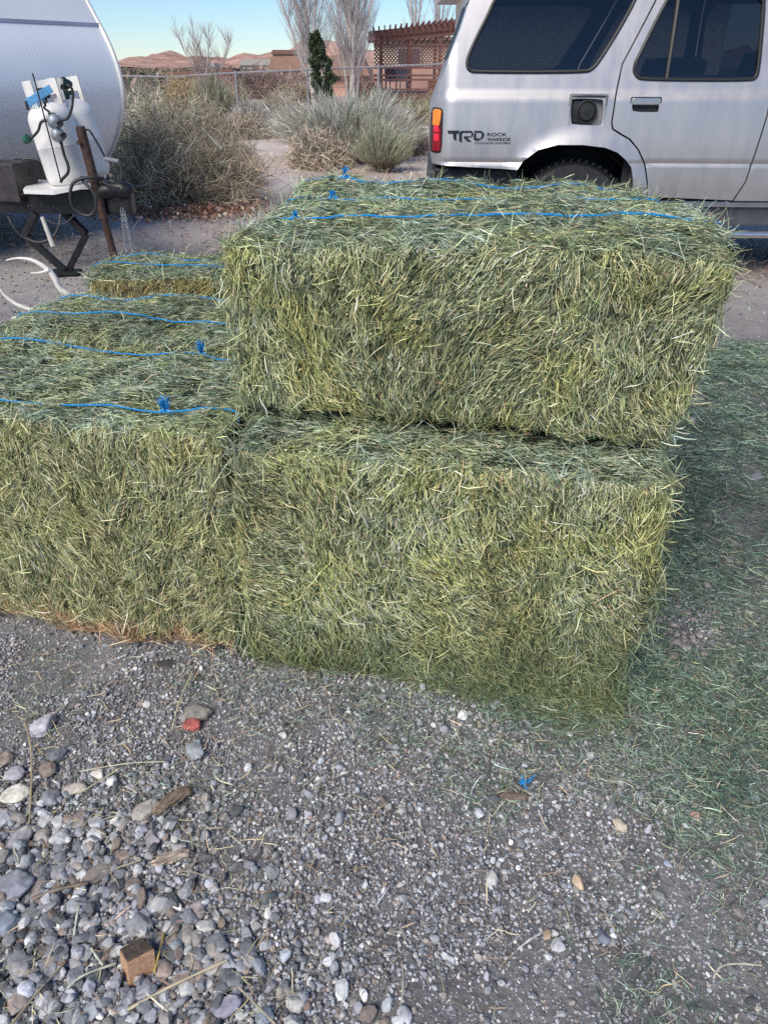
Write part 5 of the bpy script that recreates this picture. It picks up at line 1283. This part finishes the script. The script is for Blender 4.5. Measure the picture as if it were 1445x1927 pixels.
# pergola deck
def pergola():
    D = 33.0; v = lambda a, b, dd=D: atd(a, b, dd)
    x0, x1 = v(703, 100).x, 4.6; t = thing('pergola', 'reddish brown wooden pergola deck with lattice panels and railing', 'pergola', (x0, D, 0)); W = x1-x0
    zr = lambda x: lerp(2.40, 2.68, x/(v(860, 50).x-x0)); zl = v(780, 128).z; zt = v(780, 84).z; zd = .42; dp = 3.4
    mb = MB(); mb.box((W/2, dp/2, zd-.12), (W+.3, dp, .24)); [mb.box((W*k/6, dp/2, zd+.002), (W/6-.02, dp-.02, .03)) for k in ()]; mb.build('deck', M_DECK, t)
    for k in range(5):
        for y in (.08, dp-.1):
            x = .28+k*1.12; mb = MB(); mb.box((x, y, (zr(x)+zd)/2), (.11, .11, zr(x)-zd)); mb.build('post', M_REDWOOD, t)
    mb = MB(); mb.bar((-.2, -.02, zr(0)-.08), (W, -.02, zr(W)-.08), .05, .22); mb.build('beam', M_REDWOOD, t); mb = MB(); mb.bar((-.2, dp-.1, zr(0)-.1), (W, dp-.1, zr(W)-.1), .05, .2); mb.build('beam', M_REDWOOD, t); mb = MB()
    mb.bar((-.2, .02, zr(0)-.30), (W, .02, zr(W)-.34), .05, .10); mb.build('beam', M_REDWOOD, t)
    for k in range(24):
        x = k*W/24; mb = MB(); mb.box((x, dp/2-.1, zr(x)+.10), (.05, dp+.7, .14)); mb.build('rafter', M_REDWOOD, t)
    mb = MB()
    for k in range(-14, 60):
        xx = k*.13; h = zt-zl
        for s_ in (1, -1):
            a_, b_ = (xx, xx+h); c0, c1 = max(0.02, a_), min(W, b_)
            if c1 <= c0: continue
            z0_, z1_ = (c0-a_), (c1-a_)
            if s_ > 0: mb.bar((c0, .02+.012*s_, zl+z0_), (c1, .02+.012*s_, zl+z1_), .010, .042)
            else: mb.bar((c0, .02+.012*s_, zt-z0_), (c1, .02+.012*s_, zt-z1_), .010, .042)
    mb.build('lattice', M_REDWOOD, t)
    mb = MB()
    for k in range(-14, 50):                                 # slanting slats of the upper screen, behind the beam
        xx = k*.22
        if xx < 0: continue
        mb.bar((xx, .5, zt), (min(W, xx+.5), .5, zr(xx)-.02), .02, .06)
    mb.build('upper_screen', M_REDWOOD, t)
    mb = MB(); zrail = v(780, 150).z
    for z in (zrail, zrail+.14, zd+.12): mb.bar((0, -.03, z), (W, -.03, z), .05, .07)
    for z in (zl, zt): mb.bar((0, -.005, z), (W, -.005, z), .03, .06)
    mb.build('railing', M_REDWOOD, t)
    mb = MB()
    for k in range(int(W/.12)): mb.bar((k*.12, .06, .02), (k*.12+.16, .06, zd-.22), .008, .02); mb.bar((k*.12+.16, .05, .02), (k*.12, .05, zd-.22), .008, .02)
    mb.build('skirt_lattice', M_BLACKM, t)
    def chair(x, y, label, m):
        c = thing('garden_chair', label, 'chair', (x0+x, D+y, zd), .4)
        mb = MB(); mb.box((0, 0, .40), (.5, .48, .04)); mb.build('seat', m, c)
        mb = MB(); mb.box((0, .24, .68), (.5, .04, .52), Matrix.Rotation(-.2, 3, 'X')); mb.build('backrest', m, c)
        for sx in (-1, 1):
            for sy in (-1, 1): mb = MB(); mb.bar((sx*.22, sy*.2, 0), (sx*.22, sy*.2, .40), .04); mb.build('leg', m, c)
            mb = MB(); mb.bar((sx*.25, -.22, .6), (sx*.25, .24, .62), .05, .03); mb.build('armrest', m, c)
    chair(.75, .6, 'dark purple garden chair at the left end of the pergola deck', mat('purple_plastic', (.10, .06, .11), .5, 0, .1, 10)); chair(1.15, .5, 'light metal garden chair on the pergola deck beside the purple one', M_ZINC)
    b = thing('planter_box', 'orange-brown box on the pergola deck by the railing', 'box', (x0+2.3, D+.5, zd)); mb = MB(); mb.box((0, 0, .2), (.36, .3, .4), None, .02); mb.build('body', mat('terracotta', (.45, .22, .12), .8, 0, .2, 10), b)
    mb = MB(); mb.box((0, 0, .41), (.40, .34, .04), None, .01); mb.build('rim', mat('terracotta_rim', (.38, .18, .10), .8, 0, .2, 10), b)
M_DECK = mat('weathered_deck', (.20, .10, .08), .8, 0, .3, 4)
pergola()
# buildings
def buildings():
    t = thing('pink_house', 'pink and cream stucco house behind the pergola', 'house', (3.2, 38.5, 0)); PK = mat('pink_stucco', (.62, .36, .29), .85, 0, .06, 3)
    mb = MB(); mb.box((0, 2, .65), (7.4, 4, 1.5)); mb.build('lower_wall', PK, t)
    mb = MB(); mb.box((0, 2.02, 1.85), (7.3, 3.9, .9)); mb.build('upper_wall', M_CREAM, t)
    mb = MB(); mb.box((0, 2, 2.36), (7.9, 4.6, .12)); mb.build('roof', mat('roof_brown', (.2, .14, .12), .9, 0, .2, 4), t)
    for x in (-2.1, .2, 2.2): 
        mb = MB(); mb.box((x, -.01, 1.7), (1.1, .06, .7)); w_ = mb.build('window', M_WHITEP, t)
        mb = MB(); mb.box((x, -.045, 1.7), (.98, .012, .58)); mb.build('pane', mat('far_glass', (.10, .13, .16), .1, 0, .1, 4), w_)
    t = thing('cream_house', 'cream building corner with grey eave above the car tail', 'house', (atd(870, 40, 20).x, 20, 0))
    mb = MB(); mb.box((3, 1, 1.5), (6, 2, 3.2)); mb.build('wall', M_CREAM, t)
    mb = MB(); mb.box((.04, -.02, 1.5), (.14, .1, 3.2)); mb.build('corner_board', M_WHITEP, t)
    mb = MB()
    V = [(-.45, -.5, 2.62), (6.6, -.5, 2.62), (6.6, 2.5, 2.62), (-.45, 2.5, 2.62)]; V2 = [(x, y, 2.74) for x, y, z in V]; V3_ = [(1.2, .9, 3.4), (5, .9, 3.4), (5, 1.1, 3.4), (1.2, 1.1, 3.4)]
    mb.add(V+V2+V3_, [(0, 1, 2, 3), (8, 9, 10, 11)]+[(i, (i+1) % 4, (i+1) % 4+4, i+4) for i in range(4)]+[(i+4, (i+1) % 4+4, (i+1) % 4+8, i+8) for i in range(4)]); mb.build('roof', mat('eave_grey', (.36, .36, .38), .8, 0, .1, 3), t)
    def far_house(px, D, w, h, c, label, zb=0, flat=True):
        p = atd(px, 140, D); t = thing('far_house', label, 'house', (p.x, D, zb)); mb = MB(); mb.box((0, 2, h/2-1), (w, 6, h+2)); mb.build('wall', mat('far_wall', c, .8, 0, .05, 1), t)
        mb = MB(); mb.prism([(-w/2-.4, h), (w/2+.4, h), (w/2, h+.9), (-w/2, h+.9)], -1.4, 5.4, lambda a, b, d: (a, d, b)); mb.build('roof', mat('far_roof', tuple(x*.55 for x in c), .8, 0, .1, 1), t)
        for k in range(2):
            mb = MB(); mb.box((-w/4+k*w/2, -1.02, h*.55), (w*.14, .08, h*.35)); mb.build('window', mat('far_pane', (.08, .09, .11), .3, 0, .1, 2), t)
    far_house(500, 150, 7.5, 1.9, (.74, .70, .64), 'small white far house left of the poplars, below the hills', -.3)
    far_house(484, 165, 3.6, 1.5, (.66, .66, .66), 'tiny far white shed left of the small white far house', -.2)
    far_house(540, 210, 6, 3.1, (.34, .20, .16), 'dark brown far house higher up beside the white one', .9)
    far_house(556, 190, 4.5, 2.0, (.55, .36, .28), 'low tan far house directly left of the poplar trunks', .5)
    far_house(566, 70, 4.2, 1.3, (.62, .36, .27), 'low pink wall-like building behind the poplar trunks', -.2)
    far_house(392, 230, 4, 2.2, (.70, .70, .70), 'tiny white far house seen through the rust brown frame', -.8)
    far_house(636, 45, 2.6, 1.2, (.60, .36, .28), 'pink shed behind the stems of the thick poplar', -.3)
buildings()
# ------------------------------------------------------------------ hills
def hills():
    def ridge(name, D0, D1, pts, cols, amp, seed):
        xs = np.linspace(-D1*1.6, D1*1.6, 420); rows = 26
        px = np.array([p[0] for p in pts]); 
        zr = np.array([atd(p[0], p[1], D1).z for p in pts]); xr = np.array([atd(p[0], p[1], D1).x for p in pts])
        zz = np.interp(xs, xr, zr); V = []
        for j in range(rows):
            t = j/(rows-1)
            y = lerp(D0, D1, min(1, t*1.25)) if t < .8 else lerp(D1, D1*1.2, (t-.8)/.2)
            k = math.sin(min(1, t/.8)*PI/2)**1.6 if t < .8 else 1-.8*((t-.8)/.2)
            P = np.stack([xs, np.full(len(xs), y), 0*xs], 1)
            base = zz*k; gul = amp*fbm(P, 1/(D1*.055), seed, 4)*(.25+k)*(1 if t != .8 else .4)
            V.append(np.stack([xs, np.full(len(xs), y), np.maximum(base+gul*(zz/np.max(zr))*.9, -2 if j else -6)], 1))
        V = np.concatenate(V); nx = len(xs); I, J = np.meshgrid(np.arange(nx-1), np.arange(rows-1)); a = (J*nx+I).ravel(); Fq = np.stack([a, a+1, a+nx+1, a+nx], 1)
        m, nt, b = newmat(name+'_rock'); n = noise_node(nt, 1/(D1*.02), 8, rough=.7); r = ramp(nt, n.outputs[0], [(.32, cols[0]), (.5, cols[1]), (.68, cols[2])]); nt.links.new(r.outputs[0], b.inputs['Base Color']); b.inputs['Roughness'].default_value = .95; b.inputs['Specular IOR Level'].default_value = .1
        tag(link(name, npmesh(name, V, Fq, m, None, True)), kind='structure')
    ridge('hills', 1500, 2300, [(-2500, 120), (-600, 118), (100, 140), (228, 137), (245, 129), (270, 124), (300, 118), (318, 108.5), (330, 108), (350, 113), (375, 117), (400, 113), (425, 112), (455, 115), (485, 110), (510, 113), (540, 108), (575, 98), (600, 96), (640, 100), (700, 104), (760, 108), (900, 112), (1500, 100), (3500, 118)], [(.22, .13, .11), (.44, .27, .21), (.60, .39, .31)], 30, 31)
    ridge('scrub_hillside', 70, 240, [(-2500, 120), (-400, 126), (150, 134), (240, 136.5), (290, 136), (330, 139), (400, 144), (520, 143), (700, 142), (900, 138), (1500, 134), (3500, 130)], [(.12, .105, .08), (.24, .19, .15), (.36, .29, .23)], .5, 41)
    n = 9000; P = np.stack([rng.uniform(-70, 40, n), rng.uniform(50, 170, n), np.zeros(n)], 1)
    parts = []
    for q in range(7):
        a = rng.normal(0, 1, (n, 3)); a[:, 2] = np.abs(a[:, 2])+.6; C = P+rng.normal(0, .25, (n, 3))+np.array([0, 0, .35])
        v, f = strands(C, a, unit(rng.normal(0, 1, (n, 3))), rng.uniform(.4, 1.0, n), rng.uniform(.10, .28, n), .2); parts.append((v, f, rep(palette(n, [(.13, .13, .09), (.22, .18, .13), (.30, .21, .17)], [3, 3, 2]))))
    V, Fq, C2 = joinm(parts); tag(link('desert_scrub', npmesh('desert_scrub', V, Fq, M_TWIG, C2)), kind='stuff')
hills()
# ------------------------------------------------------------------ light and camera settings
w = bpy.data.worlds.new('World'); sc.world = w; w.use_nodes = True; nt = w.node_tree
bg = nt.nodes['Background']; sky = nt.nodes.new('ShaderNodeTexSky'); sky.sky_type = 'NISHITA'; sky.sun_disc = False
SUN_EL = math.radians(44); SUN_AZ = math.radians(213)      # low, behind the camera; azimuth clockwise from +Y
sky.sun_elevation = SUN_EL; sky.sun_rotation = SUN_AZ; sky.air_density = 1.0; sky.dust_density = 0.0; sky.ozone_density = 9.0
nt.links.new(sky.outputs[0], bg.inputs[0]); bg.inputs[1].default_value = .09
sl = bpy.data.lights.new('sun', 'SUN'); so = bpy.data.objects.new('sun', sl); col.objects.link(so)
sl.energy = 3.0; sl.angle = math.radians(40); sl.color = (1.0, .92, .79)
d = Vector((math.sin(SUN_AZ)*math.cos(SUN_EL), math.cos(SUN_AZ)*math.cos(SUN_EL), math.sin(SUN_EL)))
so.rotation_euler = d.to_track_quat('Z', 'Y').to_euler(); so.location = d*20
sc.view_settings.view_transform = 'Standard'; sc.view_settings.look = 'None'; sc.view_settings.exposure = .56; sc.view_settings.gamma = 1
sc.cycles.use_denoising = False
